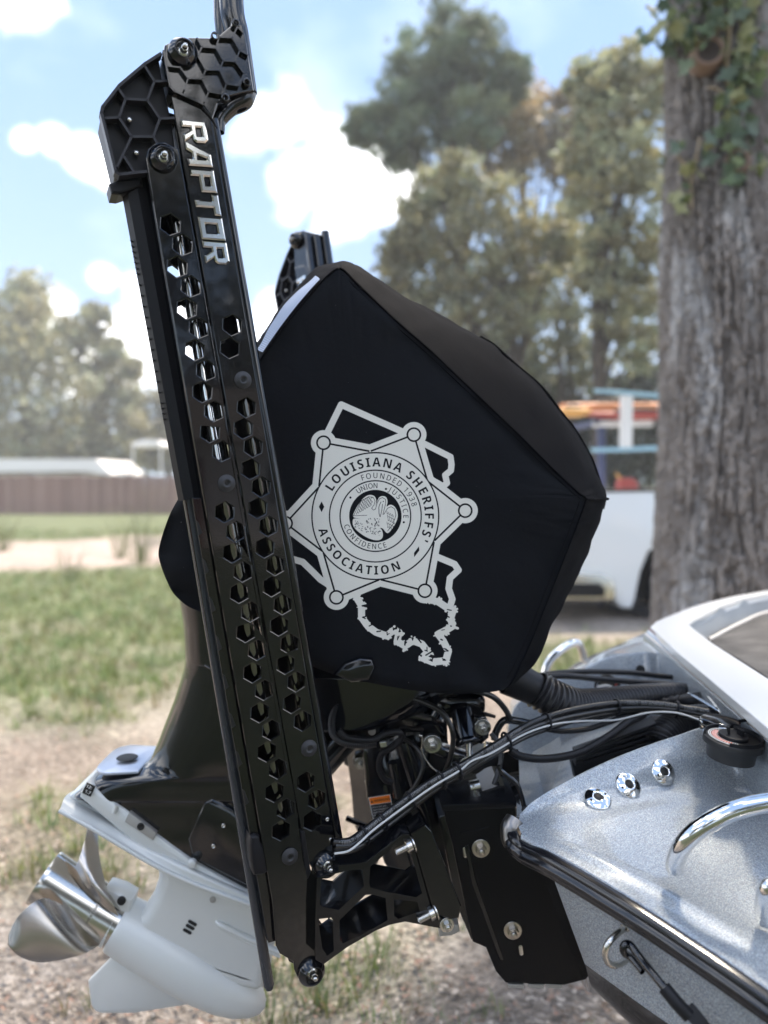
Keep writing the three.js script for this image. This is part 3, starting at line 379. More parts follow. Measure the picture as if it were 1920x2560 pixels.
  obj('gearcase_flange', soft(flat([[205, 1968], [213, 1958], [312, 2024], [388, 2085], [478, 2152], [612, 2226], [705, 2270], [705, 2300], [624, 2262], [485, 2209], [380, 2143], [300, 2080], [235, 2025], [198, 1994]], 1.472, 0.13, 0.006, 4), 0.7), M.silver, g);
  obj('plate_lip', sweep([[148, 2026], [236, 2074], [380, 2159], [485, 2209], [624, 2260], [700, 2292]].map(([x, y]) => P(x, y, 1.46)), 60, () => 0.0045, 10), M.silver, g);
  obj('plate_shelf', patch([[[150, 2024, 1.46], [236, 2072, 1.46], [380, 2157, 1.46], [485, 2207, 1.46], [624, 2258, 1.46], [700, 2290, 1.46]], [[166, 1988, 1.50], [240, 2030, 1.50], [384, 2110, 1.49], [485, 2165, 1.48], [624, 2230, 1.48], [700, 2270, 1.48]], [[204, 1968, 1.64], [260, 2000, 1.64], [390, 2070, 1.64], [485, 2125, 1.64], [624, 2190, 1.64], [700, 2230, 1.64]]].map((r) => r.map((p) => P(...p))), 30, 10), M.silver, g);
  const an = obj('anode', soft(flat([[323, 2030], [391, 2083], [382, 2102], [311, 2055]], 1.466, 0.012, 0.002), 0.6), M.zinc, g);
  obj('screw', disc(352, 2066, 1.466, [[0, 0.0005], [0.003, 0.0005], [0.004, 0.003], [0.0068, 0.002], [0.007, 0]], 20), M.dark, an);
  obj('flange_bolt', disc(482, 2156, 1.468, [[0, 0.009], [0.007, 0.009], [0.0085, 0.006], [0.0085, 0]], 20), M.silver, g);
  obj('flange_nub', cyl(P(291, 2012, 1.468), P(285, 2032, 1.468), 0.004), M.silver, g);
  obj('oil_plug', disc(532, 2249, 1.511, [[0, 0.001], [0.006, 0.001], [0.0062, 0]], 20), M.zinc, g);
  for (const [x, y] of [[476, 2305], [470, 2315], [463, 2326]]) { const p = P(x, y, 1.511), s = obj('water_inlet', new THREE.CapsuleGeometry(0.0034, 0.012, 4, 10), M.dark, g); s.position.copy(p).add(V3(0.004, -0.002, 0)); s.rotation.z = 1.05; s.scale.z = 0.5; }
  obj('gearcase_ridge', sweep([[540, 2300], [552, 2312], [620, 2345], [700, 2380]].map(([x, y], i) => P(x, y, 1.512 - (i ? 0.002 : -0.002))), 30, (t) => 0.0062 * Math.min(1, t * 8 + 0.3), 10), M.silver, g);
  obj('gearcase_ridge', sweep([[540, 2304], [560, 2324], [620, 2356], [700, 2392]].map(([x, y], i) => P(x, y, 1.512)), 30, (t) => 0.003, 8), M.silver, g);
  obj('ratio_decal', new THREE.PlaneGeometry(0.018, 0.022), S({ map: canvas(128, 160, (x) => { x.fillStyle = '#0a0a0a'; x.fillRect(0, 0, 128, 160); x.fillStyle = '#e8e8e8'; x.font = 'bold 58px sans-serif'; x.fillText('12:', 14, 66); x.fillText('1.7', 28, 136); }), roughness: 0.4 }), g).position.copy(P(222, 1974, 1.466)).add(V3(0, 0, 0));
  g.children.at(-1).rotation.z = -0.45;
  const num = g.children.at(-1); num.rotation.y = 0.05;
  // propeller
  const h0 = P(110, 2192, 1.55), h1 = P(297, 2307, 1.55), hd = h1.clone().sub(h0).normalize(), hl = h0.distanceTo(h1);
  const hubTex = canvas(1024, 512, (x) => { x.fillStyle = '#d8d4cc'; x.fillRect(0, 0, 1024, 512); x.save(); x.translate(560, 455); x.rotate(-Math.PI / 2); x.fillStyle = '#4a4640'; x.font = 'bold 52px sans-serif'; x.fillText('MERCURY', 0, 0); x.restore(); });
  const hub = obj('hub', along(lathe([[0.040, 0.012], [0.0505, 0], [0.0535, 0.001], [0.0525, 0.012], [0.050, hl * 0.4], [0.050, hl * 0.8], [0.0495, hl]], 64), h0, hd), S({ color: C(0.62, 0.60, 0.56), roughness: 0.18, metalness: 1 }), g);
  hub.name = 'propeller'; const pr = hub;
  obj('hub_core', along(lathe([[0.030, 0.04], [0.034, 0.0], [0.020, 0.0], [0.018, 0.05]], 32), h0.clone().addScaledVector(hd, 0.004), hd), M.steel, pr);
  const side3 = V3(0, 0, 1), upv = V3(-hd.y, hd.x, 0).normalize();
  { const letters = 'MERCURY'; const tx = canvas(512, 128, (x) => { x.clearRect(0, 0, 512, 128); x.fillStyle = '#cbc7c0'; x.fillRect(0, 0, 512, 128); x.fillStyle = '#6a655d'; x.font = 'bold 92px sans-serif'; x.textAlign = 'center'; x.fillText(letters, 256, 98); });
    const n = 20, po = [], uvv = [], ix = []; for (let i = 0; i <= n; i++) { const an = lerp(0.15, 1.15, i / n) * 1; for (const w of [0, 1]) { const c = h0.clone().addScaledVector(hd, hl * 0.72 - w * 0.0085).addScaledVector(side3, Math.cos(an - 0.25) * 0.0508).addScaledVector(upv, -Math.sin(an - 0.25 - 0.0) * -0.0508); po.push(c.x, c.y, c.z); uvv.push(i / n, w); } }
    for (let i = 0; i < n; i++) { const a = i * 2; ix.push(a, a + 2, a + 1, a + 1, a + 2, a + 3); }
    obj('hub_lettering', geom(po, ix, uvv), S({ map: tx, roughness: 0.25, metalness: 0.9 }), pr); }
  function blade(Lp, Tp, camber, nm = 'blade') {
    const cl = curve(Lp.map((p) => P(...p))), ct = curve(Tp.map((p) => P(...p))), nu = 24, nv = 28, th = 0.003, top = [], bot = [];
    for (let j = 0; j <= nv; j++) { const v = j / nv, A = cl.getPoint(v), B = ct.getPoint(v); for (let i = 0; i <= nu; i++) { const u = i / nu, p = A.clone().lerp(B, u); const c = Math.sin(u * Math.PI) * camber; p.z += c; const t = th * Math.sqrt(Math.max(0, Math.sin(u * Math.PI))) * (1.25 - v); top.push(p.x, p.y, p.z + t); bot.push(p.x, p.y, p.z - t); } }
    const n = (nu + 1) * (nv + 1), ix = []; for (let j = 0; j < nv; j++) for (let i = 0; i < nu; i++) { const a = j * (nu + 1) + i, b = a + nu + 1; ix.push(a, a + 1, b, b, a + 1, b + 1, n + a, n + b, n + a + 1, n + b, n + b + 1, n + a + 1); }
    for (let i = 0; i < nu; i++) { const a = nv * (nu + 1) + i; ix.push(a, a + 1, n + a, n + a, a + 1, n + a + 1); }
    return obj(nm, geom([...top, ...bot], ix), M.prop, pr);
  }
  blade([[158, 2262, 1.50], [105, 2246, 1.46], [50, 2286, 1.43], [22, 2335, 1.42], [21, 2352, 1.42]], [[256, 2358, 1.52], [205, 2386, 1.47], [110, 2406, 1.44], [50, 2392, 1.42], [24, 2362, 1.42]], 0.005);
  blade([[188, 2168, 1.53], [200, 2140, 1.53], [212, 2100, 1.56], [220, 2066, 1.60], [226, 2050, 1.62]], [[297, 2292, 1.50], [272, 2235, 1.50], [250, 2150, 1.54], [244, 2080, 1.60], [238, 2050, 1.62]], 0.012);
  blade([[258, 2240, 1.60], [262, 2215, 1.64], [276, 2204, 1.67], [288, 2203, 1.68]], [[312, 2265, 1.60], [316, 2240, 1.65], [308, 2215, 1.67], [296, 2204, 1.68]], 0.004);
  const hz = P(303, 2252, 1.497); obj('drain_hole', disc(303, 2253, 1.515, [[0, 0.001], [0.008, 0.001], [0.0082, -0.004]], 20), M.dark, g);
  obj('bearing_carrier', along(lathe([[0.046, 0], [0.050, 0.002], [0.048, 0.02]], 40), a0.clone().addScaledVector(dir, -0.012), dir), M.silver, g);
  obj('carrier_ear', soft(flat([[262, 2222], [300, 2232], [330, 2250], [322, 2290], [300, 2280]], 1.52, 0.05, 0.008, 4), 0.8), M.silver, g);
  // swivel arm, clamp bracket, steering gear
  obj('swivel_arm', round([[848, 1840], [872, 1790], [887, 1748], [917, 1744], [1012, 1763], [1100, 1786], [1118, 1806], [1120, 1850], [1062, 1830], [1004, 1828], [960, 1850], [900, 1870]], 1.46, 0.18, 0.007), M.gloss, g);
  obj('arm_plug', disc(930, 1829, 1.46, [[0, 0.002], [0.0065, 0.002], [0.007, 0.0]], 24), M.zinc, g);
  obj('clamp_bracket', round([[906, 1885], [912, 1868], [960, 1842], [1002, 1826], [1062, 1824], [1118, 1840], [1128, 1900], [1160, 2020], [1150, 2200], [1085, 2260], [1010, 2235], [960, 2160], [936, 2080], [917, 1992]], 1.485, 0.14, 0.008), M.gloss, g);
  obj('tilt_tube', cyl(P(1010, 1850, 1.47), P(1075, 2060, 1.47), 0.020), M.gloss, g);
  obj('tilt_ram', cyl(P(985, 1905, 1.47), P(1000, 1990, 1.47), 0.013), M.gloss, g);
  obj('leg_strut', cyl(P(800, 1905, 1.56), P(900, 1800, 1.56), 0.035, 0.03), M.gloss, g);
  obj('ram_knuckle', round([[975, 1962], [988, 1950], [1008, 1955], [1014, 1975], [1010, 1992], [990, 1990]], 1.462, 0.05, 0.006), M.gloss, g);
  obj('tilt_lever', cyl(P(868, 2046, 1.60), P(935, 2074, 1.56), 0.0058), M.gloss, g);
  obj('far_clamp', flat([[886, 1886], [906, 1880], [908, 1922], [888, 1920]], 1.62, 0.02, 0.002), M.powder, g); wbolt(g, 902, 1908, 1.615, 0.008);
  const wl = obj('warning_label', (() => { const c = [[921, 1994], [975, 1986], [996, 2090], [944, 2100]].map(([x, y]) => P(x, y, 1.482)); return geom(c.flatMap((p) => [p.x, p.y, p.z]), [0, 2, 1, 0, 3, 2], [0, 1, 1, 1, 1, 0, 0, 0]); })(), S({ roughness: 0.35, map: canvas(256, 512, (x) => {
    x.fillStyle = '#e6e6e6'; x.fillRect(0, 0, 256, 512); x.fillStyle = '#e87818'; x.fillRect(6, 6, 244, 84); x.fillStyle = '#10121a'; x.fillRect(6, 94, 244, 412);
    x.fillStyle = '#111'; x.font = 'bold 40px sans-serif'; x.fillText('WARNING', 56, 64); x.beginPath(); x.moveTo(30, 34); x.lineTo(50, 68); x.lineTo(12, 68); x.fill(); x.fillStyle = '#e87818'; x.fillRect(29, 44, 4, 14);
    x.fillStyle = '#d8d8d8'; x.font = '23px sans-serif'; ['Before each use -', 'check outboard for', 'tightness on transom.', 'See installation and', 'operation manual for', 'more information.', '\u2022 75 NM (55 lb-ft)', '   standard', '\u2022 122 NM', '   90 plate', '   nut bar', '   X X'].forEach((t, i) => x.fillText(t, 18, 134 + i * 32)); }) }), g);
  // steering link
  const lk = obj('steering_link', round([[1060, 1850], [1078, 1836], [1098, 1842], [1108, 1868], [1140, 1880], [1178, 1892], [1186, 1908], [1172, 1926], [1130, 1908], [1086, 1890], [1064, 1876]], 1.43, 0.035, 0.006), M.gloss, g);
  obj('washer', disc(1080, 1859, 1.43, [[0, 0.003], [0.0165, 0.003], [0.0175, 0.001], [0.0175, -0.003]]), M.rubber, lk); { const p = P(1081, 1860, 1.427); hexBolt(lk, p.x, p.y, p.z, 0.0105); const q = P(1169, 1910, 1.43); hexBolt(lk, q.x, q.y, q.z, 0.0085); }
  obj('lock_tab', flat([[1150, 1905], [1162, 1900], [1168, 1925], [1158, 1932]], 1.428, 0.002, 0.0004), M.steel, lk);
  obj('tab_wire', tube([[1056, 1842], [1056, 1880], [1074, 1912], [1100, 1932], [1125, 1930], [1150, 1910]].map(([x, y]) => P(x, y, 1.42)), 0.0014, 40, 6), M.steel, lk);
  obj('grease_nipple', cyl(P(1047, 1838, 1.425), P(1056, 1840, 1.425), 0.003), M.steel, lk);
  const st = obj('steering_cylinder', cyl(P(1152, 1776, 1.47), P(1170, 1858, 1.44), 0.0205, 0.0205, 32), M.gloss, g);
  obj('end_cap', along(lathe([[0, 0], [0.0215, 0], [0.0235, 0.003], [0.0235, 0.010], [0.019, 0.012], [0, 0.012]], 36), P(1171, 1862, 1.437), P(1152, 1776, 1.47).sub(P(1170, 1858, 1.44))), M.gloss, st);
  obj('rod', cyl(P(1171, 1855, 1.435), P(1174, 1902, 1.43), 0.0062), M.chrome, st);
  obj('ear', round([[1186, 1790], [1215, 1792], [1226, 1815], [1222, 1846], [1204, 1862], [1184, 1852]], 1.445, 0.03, 0.005), M.gloss, st); { const p = P(1207, 1818, 1.443); hexBolt(st, p.x, p.y, p.z, 0.0095); }
  obj('valve_body', round([[1076, 1770], [1096, 1745], [1150, 1736], [1196, 1738], [1214, 1752], [1214, 1776], [1204, 1800], [1170, 1790], [1120, 1800], [1086, 1806]], 1.49, 0.08, 0.008), M.gloss, st);
  obj('port', cyl(P(1100, 1760, 1.47), P(1082, 1790, 1.465), 0.013), M.gloss, st); obj('hose_barb', cyl(P(1210, 1784, 1.47), P(1238, 1792, 1.47), 0.004, 0.003), M.rubber, st);
  obj('brass_fitting', [cyl(P(1212, 1866, 1.44), P(1232, 1870, 1.44), 0.010, 0.010, 6), cyl(P(1232, 1870, 1.44), P(1246, 1874, 1.44), 0.008)], M.steel, st);
  obj('rigging_boot', sweep([[1270, 1690], [1300, 1705], [1335, 1722], [1352, 1732]].map(([x, y]) => P(x, y, 1.50)), 20, (t) => 0.036 - 0.006 * t, 28), M.rubber, g);
  rebase(g, P(700, 2000, 1.56));
}
// ---------------------------------------------------------------- jack plate
{
  const g = thing('jack_plate', 'black jack plate with hex bolts between the motor bracket and the boat transom', 'jack plate');
  obj('side_plate', flat([[1107, 2024], [1290, 2016], [1296, 2090], [1330, 2150], [1380, 2210], [1466, 2450], [1410, 2464], [1264, 2458], [1240, 2430], [1215, 2370], [1182, 2356], [1165, 2280], [1130, 2110]], 1.335, 0.03, 0.003), M.satin, g);
  obj('side_plate', flat([[1140, 2024], [1290, 2016], [1400, 2300], [1440, 2420], [1250, 2410], [1165, 2200]], 1.60, 0.02, 0.003), M.satin, g);
  obj('slide_plate', flat([[1095, 2040], [1130, 2030], [1175, 2200], [1210, 2360], [1178, 2350], [1140, 2260]], 1.37, 0.25, 0.003), M.gloss, g);
  obj('top_flange', soft(flat([[1104, 2012], [1292, 2004], [1292, 2018], [1104, 2026]], 1.325, 0.30, 0.002), 0.5), M.satin, g);
  obj('cylinder_box', flat([[1150, 2012], [1152, 1998], [1248, 1966], [1262, 1966], [1266, 2008]], 1.37, 0.10, 0.003), M.satin, g);
  obj('gusset', flat([[1150, 2090], [1180, 2086], [1222, 2070], [1222, 2066], [1180, 2078], [1150, 2080]], 1.334, 0.012, 0.001), M.satin, g);
  obj('web_rib', flat([[1170, 2112], [1190, 2200], [1260, 2400], [1250, 2400], [1180, 2210], [1162, 2120]], 1.333, 0.01, 0.001), M.gloss, g);
  for (const [x, y] of [[1202, 2121], [1282, 2326]]) { const p = P(x, y, 1.334), r = 0.0135; hexBolt(g, p.x, p.y, p.z, r * 0.72, S({ color: C(0.55, 0.50, 0.44), roughness: 0.28, metalness: 1 }), 0.006); obj('washer', disc(x, y, 1.334, [[0, 0.0012], [r, 0.0012], [r, 0]]), M.steel, g); }
  for (const [x, y] of [[1162, 2130], [1302, 2374]]) { const s = obj('slot', new THREE.CapsuleGeometry(0.006, 0.012, 4, 12), M.steel, g); s.position.copy(P(x, y, 1.337)); s.scale.z = 0.4; s.rotation.z = 0.15; }
  obj('zinc_block', flat([[1100, 2318], [1146, 2312], [1150, 2330], [1128, 2340], [1098, 2342]], 1.36, 0.05, 0.002), M.zinc, g);
  for (const x of [1290, 1340, 1385]) obj('foot_block', flat([[x - 20, 2460], [x + 20, 2462], [x + 20, 2472], [x - 18, 2470]], 1.34, 0.05, 0.001), M.zinc, g);
  const tp = obj('transom_plate', patch([[P(1148, 2006, 1.375), P(1220, 2008, 1.375), P(1300, 2012, 1.375)], [P(1150, 1955, 1.44), P(1220, 1940, 1.44), P(1298, 1930, 1.44)], [P(1155, 1905, 1.51), P(1222, 1890, 1.51), P(1296, 1872, 1.51)]], 8, 8), S({ color: C(0.75, 0.78, 0.82), roughness: 0.08, metalness: 1 }), g);
  tp.rotation.x = 0; obj('brass_nut', [cyl(P(1182, 1958, 1.36), P(1192, 2000, 1.36), 0.0095, 0.0095, 6), cyl(P(1176, 1968, 1.36), P(1200, 1962, 1.36), 0.011, 0.011, 6)], M.steel, g);
  obj('brake_pipe', tube([[1246, 1915], [1255, 1930], [1290, 1958], [1302, 1985], [1310, 2015], [1313, 2024]].map(([x, y]) => P(x, y, 1.30)), 0.0042, 40, 10), M.gloss, g);
  obj('pipe_nut', along(lathe([[0, 0], [0.006, 0], [0.0068, 0.003], [0.006, 0.008], [0, 0.009]], 16), P(1313, 2026, 1.30), V3(0, 0.6, 0.8)), M.rubber, g);
  obj('bent_pipe', tube([[1236, 1850], [1240, 1830], [1256, 1804], [1275, 1800], [1320, 1808], [1360, 1820]].map(([x, y]) => P(x, y, 1.47)), 0.0072, 40, 12), M.gloss, g);
  rebase(g, P(1285, 2440, 1.42));
}
// ---------------------------------------------------------------- shallow-water anchors
const PA = new Plane(650, 1280, 1.2, 24 * Math.PI / 180);
const mastX = (y, which) => which === 'l' ? 367 + (y - 428) * 0.172 : which === 'g' ? 425 + (y - 238) * 0.1765 : 541 + (y - 297) * 0.1724;
const hexL = [[426, 561], [456, 612], [443, 667], [477, 716], [467, 771], [497, 820], [487, 875], [515, 926], [506, 980], [535, 1028], [525, 1080], [555, 1128], [562, 1280], [590, 1329], [581, 1381], [608, 1429], [599, 1482], [627, 1529], [615, 1580], [644, 1625], [632, 1681], [661, 1725], [650, 1781], [679, 1825], [668, 1879], [696, 1922], [687, 1980], [715, 2022], [703, 2076]];
const hexR = [[580, 813], [574, 870], [616, 1018], [608, 1071], [633, 1117], [626, 1172], [653, 1217], [644, 1270], [671, 1315], [662, 1369], [689, 1413], [680, 1466], [707, 1511], [698, 1564], [724, 1609], [714, 1660], [741, 1704], [730, 1758], [757, 1802], [765, 1954], [792, 1998], [781, 2052]];
const LETTERS = {      // blocky letters in a unit box, outline then counters
  R: [[[0, 0], [0, 1], [0.85, 1], [1, 0.85], [1, 0.5], [0.9, 0.4], [0.72, 0.38], [1, 0], [0.68, 0], [0.45, 0.34], [0.3, 0.34], [0.3, 0]], [[0.3, 0.58], [0.7, 0.58], [0.7, 0.78], [0.3, 0.78]]],
  A: [[[0, 0], [0.5, 1], [1, 1], [1, 0], [0.7, 0], [0.7, 0.22], [0.46, 0.22], [0.33, 0]], [[0.54, 0.44], [0.72, 0.44], [0.72, 0.8], [0.66, 0.8]]],
  P: [[[0, 0], [0, 1], [1, 1], [1, 0.34], [0.3, 0.34], [0.3, 0]], [[0.3, 0.58], [0.7, 0.58], [0.7, 0.78], [0.3, 0.78]]],
  T: [[[0.32, 0], [0.32, 0.72], [0, 0.72], [0, 1], [1, 1], [1, 0.72], [0.64, 0.72], [0.64, 0]]],
  O: [[[0, 0], [0, 1], [1, 1], [1, 0]], [[0.3, 0.28], [0.7, 0.28], [0.7, 0.72], [0.3, 0.72]]],
};
function boss(g, px, py, z, R = 33, mat = M.gloss) {   // black cone washer with a bright bolt in its well
  const c = PA.uv(px, py), s = 1.2 / F, r = R * s;
  const b = obj('pivot_boss', zlathe([[0, 0.002], [r * 0.45, 0.002], [r * 0.5, 0.008], [r * 0.58, 0.014], [r * 0.66, 0.015], [r * 0.95, 0.006], [r, 0.003], [r, -0.006]], c.x, c.y, z, 48), mat, g);
  obj('bolt', [ext(new THREE.Shape(hexPts(c.x, c.y, r * 0.27, 0.2)), z, z + 0.016, 0.001), zlathe([[0, 0.024], [r * 0.14, 0.024], [r * 0.18, 0.021], [r * 0.18, 0.012]], c.x, c.y, z, 16)], M.steel, b);
  obj('washer', zlathe([[0, 0.008], [r * 0.42, 0.008], [r * 0.42, 0.002]], c.x, c.y, z, 32), M.steel, b);
}
const ribs = (list, z0, z1, w, mat, g, pl = PA) => { for (const [a, b] of list) {
  const A = pl.uv(...a), B = pl.uv(...b), d = B.clone().sub(A), L = d.length() + w * 0.8, m = obj('rib', box(L, w, z1 - z0), mat, g);
  m.position.set((A.x + B.x) / 2, (A.y + B.y) / 2, (z0 + z1) / 2); m.rotation.z = Math.atan2(d.y, d.x); } };
const z1q = (X, Y) => [200 + X / 3.318, Y / 3.318];     // helper for points read off an enlarged view
function makeAnchor(g, full) {
  const hexHole = ([x, y]) => { const c = PA.uv(x, y), r = 0.0152, p = new THREE.Path(hexPts(c.x, c.y, r, Math.PI / 2 - 0.06)); return p; };
  const plate = (pts, hexes, z0, z1) => { const s = PA.shape(pts); for (const h of hexes) s.holes.push(hexHole(h)); return ext(s, z0, z1, 0.0017, 2); };
  const yb = full ? 1 : 1;
  const leftPts = [[364, 395], [370, 372], [388, 358], [412, 355], [432, 366], [447, 372], [mastX(2150, 'g') - 3, 2150], [788, 2190], [809, 2410], [806, 2445], [790, 2462], [770, 2462], [748, 2452], [736, 2425], [734, 2405], [700, 2385], [690, 2365], [mastX(2260, 'l'), 2260]];
  const rightPts = [[mastX(240, 'g') + 3, 240], [500, 262], [mastX(300, 'r') - 12, 300], [mastX(2110, 'r') - 14, 2110], [848, 2150], [838, 2185], [815, 2195], [790, 2185], [mastX(2150, 'g') + 4, 2150]];
  obj('mast_plate', plate(leftPts, hexL, -0.004, 0), M.powder, g);
  obj('mast_plate', plate(rightPts, hexR, -0.004, 0.0006), M.powder, g);
  // rear plates of the two channels, some of their holes line up with the front ones
  const back = (pts) => pts.map(([x, y]) => [x, y]);
    obj('rear_plate', plate(back(leftPts), hexL.filter(([, y]) => [667, 771, 875].includes(y)), -0.056, -0.052), M.powder, g);
  obj('rear_plate', plate(back(rightPts), [], -0.056, -0.052), M.powder, g);
  // rolled front edge of the outer channel and the side webs
  const edge = [[541, 300], [669, 1040], [855, 2110]].map(([x, y]) => PA.p3(x - 9, y, -0.010));
  obj('channel_edge', tube(edge, 0.0085, 40, 16), M.gloss, g);
  const edge2 = edge.map((p) => p.clone().add(V3(0.006, 0, -0.034)));
  obj('channel_edge', tube(edge2, 0.011, 40, 16), M.gloss, g);
  const web = (w0, w1, x0, x1, z0, z1, n, m = M.powder) => { const A = PA.uv(...x0), B = PA.uv(...x1); obj(n, ext(new THREE.Shape([V2(A.x, A.y), V2(A.x + w0, A.y), V2(B.x + w1, B.y), V2(B.x, B.y)]), z0, z1, 0.0008), m, g); };
  web(0.003, 0.003, [mastX(420, 'l') + 1, 420], [mastX(2260, 'l') + 1, 2260], -0.052, -0.004, 'channel_web');
  web(0.003, 0.003, [mastX(380, 'g') - 8, 380], [mastX(2150, 'g') - 8, 2150], -0.052, -0.030, 'channel_web');
  web(0.003, 0.003, [mastX(300, 'g') + 6, 300], [mastX(2150, 'g') + 6, 2150], -0.052, -0.020, 'channel_web');
  // hydraulic rods inside
  obj('ram', cyl(PA.p3(mastX(520, 'l') + 52, 520, -0.028), PA.p3(mastX(1250, 'l') + 52, 1250, -0.028), 0.009), M.chrome, g);
  obj('ram_barrel', cyl(PA.p3(mastX(1250, 'l') + 55, 1250, -0.028), PA.p3(mastX(2050, 'l') + 55, 2050, -0.028), 0.015), M.tube, g);
  obj('inner_tube', cyl(PA.p3(mastX(900, 'g') + 55, 900, -0.03), PA.p3(mastX(2050, 'g') + 55, 2050, -0.03), 0.012), M.tube, g);
  // chrome lettering down the outer plate
  const word = 'RAPTOR', top = [302, 354, 424, 485, 543, 603], len = [58, 66, 60, 56, 60, 60];
  [...word].forEach((ch, i) => {
    const y0 = top[i], y1 = top[i] + len[i], o = PA.uv(mastX(y0, 'g') + 14, y0), e = PA.uv(mastX(y1, 'g') + 14, y1), ax = e.clone().sub(o), up = PA.uv(mastX(y0, 'g') + 75, y0 + 5).sub(o);
    const map = ([x, y]) => V2(o.x + ax.x * x * 0.94 + up.x * y, o.y + ax.y * x * 0.94 + up.y * y);
    const [out, ...holes] = LETTERS[ch], s = new THREE.Shape(out.map(map)); for (const h of holes) s.holes.push(new THREE.Path(h.map(map)));
    obj('letter', ext(s, 0.0008, 0.0058, 0.0022, 1), M.letters, g);
  });
  // head casting with its honeycomb ribs
  const headPts = [[402, 132], [363, 157], [299, 211], [257, 265], [254, 280], [290, 428], [299, 434], [366, 427], [448, 400], [436, 300], [410, 180]];
  const head = obj('head_casting', ext(PA.shape(headPts), -0.075, -0.02, 0.002), M.plastic, g);
  const rim = [[402, 132], [363, 157], [299, 211], [257, 265], [254, 280], [290, 428], [299, 434], [366, 427]];
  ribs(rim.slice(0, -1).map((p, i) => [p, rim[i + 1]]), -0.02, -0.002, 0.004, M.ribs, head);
  const q = Object.fromEntries(Object.entries({ a: [545, 545], b: [620, 665], c: [560, 820], d: [380, 810], e: [325, 730], f: [325, 965], g: [220, 970], i: [430, 1125], j: [610, 1125], k: [665, 975], l: [785, 970], m: [715, 662], n: [312, 1370], s: [660, 1205], o: [368, 1290], p: [440, 1405] }).map(([k, v]) => [k, z1q(...v)]));
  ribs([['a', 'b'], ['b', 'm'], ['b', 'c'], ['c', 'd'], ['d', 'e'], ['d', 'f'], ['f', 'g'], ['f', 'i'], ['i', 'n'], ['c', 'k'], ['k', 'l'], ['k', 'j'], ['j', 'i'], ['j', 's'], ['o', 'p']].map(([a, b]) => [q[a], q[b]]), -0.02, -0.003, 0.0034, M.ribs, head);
  for (const [X, Y] of [[415, 965], [475, 1243]]) { const c = PA.uv(...z1q(X, Y)); obj('screw', zlathe([[0, 0.012], [0.0032, 0.012], [0.0045, 0.008], [0.0045, 0]], c.x, c.y, -0.021, 18), M.steel, head); }
  obj('head_skirt', ext(PA.shape([[276, 445], [296, 436], [360, 430], [362, 452], [300, 472], [282, 470]]), -0.07, -0.022, 0.004), M.plastic, g);
  boss(g, 407, 397, 0.0, 34);
  boss(g, 815, 2159, 0.002, 34); boss(g, 778, 2428, 0.0, 36);
  for (const [x, y] of [[607, 950], [566, 1208], [724, 2140], [772, 1870]]) {
    const c = PA.uv(x, y), b = obj('button_bolt', zlathe([[0, 0.0025], [0.004, 0.0025], [0.0045, 0.005], [0.0075, 0.005], [0.0085, 0.003], [0.0128, 0.0024], [0.0132, 0.001], [0.0132, 0]], c.x, c.y, 0.0008, 36), M.washer, g);
    obj('socket', ext(new THREE.Shape(hexPts(c.x, c.y, 0.0036)), 0.0018, 0.0034, 0.0002), M.dark, b);
  }
  for (const [x, y] of [[818, 2048], [827, 2099]]) { const c = PA.uv(x, y); obj('rivet', zlathe([[0, 0.001], [0.0015, 0.001], [0.0018, 0.002], [0.0032, 0.0015], [0.0034, 0]], c.x, c.y, 0.0006, 18), M.steel, g); }
  // spike, its sleeve and the clip
  const sl0 = PA.p3(332, 440, -0.045), sl1 = PA.p3(479, 1246, -0.045);
  const sleeve = obj('sleeve', cyl(sl0, sl1, 0.0205, 0.0205, 8).toNonIndexed(), M.plastic, g); sleeve.geometry.computeVertexNormals();
  const ax = sl1.clone().sub(sl0).normalize(), nrm = V3(-ax.y, ax.x, 0).multiplyScalar(ax.y < 0 ? -1 : 1);
  for (let i = 0; i < 34; i++) { const t = 0.2 + i * 0.0165; if (t > 0.86) break; if (t > 0.3 && t < 0.70 && i % 2) continue; const p = sl0.clone().lerp(sl1, t).addScaledVector(nrm, 0.0185).add(V3(0, 0, 0.004)); const r = obj('grip_ridge', new THREE.CylinderGeometry(0.0012, 0.0012, 0.016, 6), M.plastic, g); r.position.copy(p); r.rotation.set(Math.PI / 2, 0, 0.4); }
  obj('spike', [cyl(PA.p3(470, 1240, -0.045), PA.p3(672, 2462, -0.045), 0.0085), cyl(PA.p3(672, 2462, -0.045), PA.p3(673.5, 2472, -0.045), 0.0085, 0.006)], M.pole, g);
  const tr = (dx, z0, z1, w, n, m) => { const A = PA.uv(mastX(1245, 'l') + dx, 1245), B = PA.uv(mastX(2368, 'l') + dx, 2368); obj(n, ext(new THREE.Shape([V2(A.x, A.y), V2(A.x + w, A.y), V2(B.x + w, B.y), V2(B.x, B.y)]), z0, z1, 0.001), m, g); };
  tr(-36, -0.045, -0.038, 0.008, 'guide_rail', M.gloss); tr(-24, -0.034, -0.012, 0.0145, 'guide_rail', M.powder);
  for (let y = 1300; y < 2060; y += 97) { const A = PA.uv(mastX(y, 'l') - 24, y), B = PA.uv(mastX(y + 40, 'l') - 14, y + 40); obj('guide_notch', ext(new THREE.Shape([V2(A.x, A.y), V2(A.x + 0.004, A.y - 0.004), V2(B.x, B.y + 0.004), V2(B.x - 0.006, B.y)]), -0.012, -0.0105, 0.0004), M.dark, g); }
  obj('pole_clip', soft(ext(PA.shape([[629, 2096], [640, 2090], [650, 2092], [655, 2115], [674, 2128], [678, 2150], [679, 2178], [660, 2190], [637, 2192], [630, 2160], [627, 2120]]), -0.06, -0.002, 0.006, 4), 0.6), M.plastic, g);
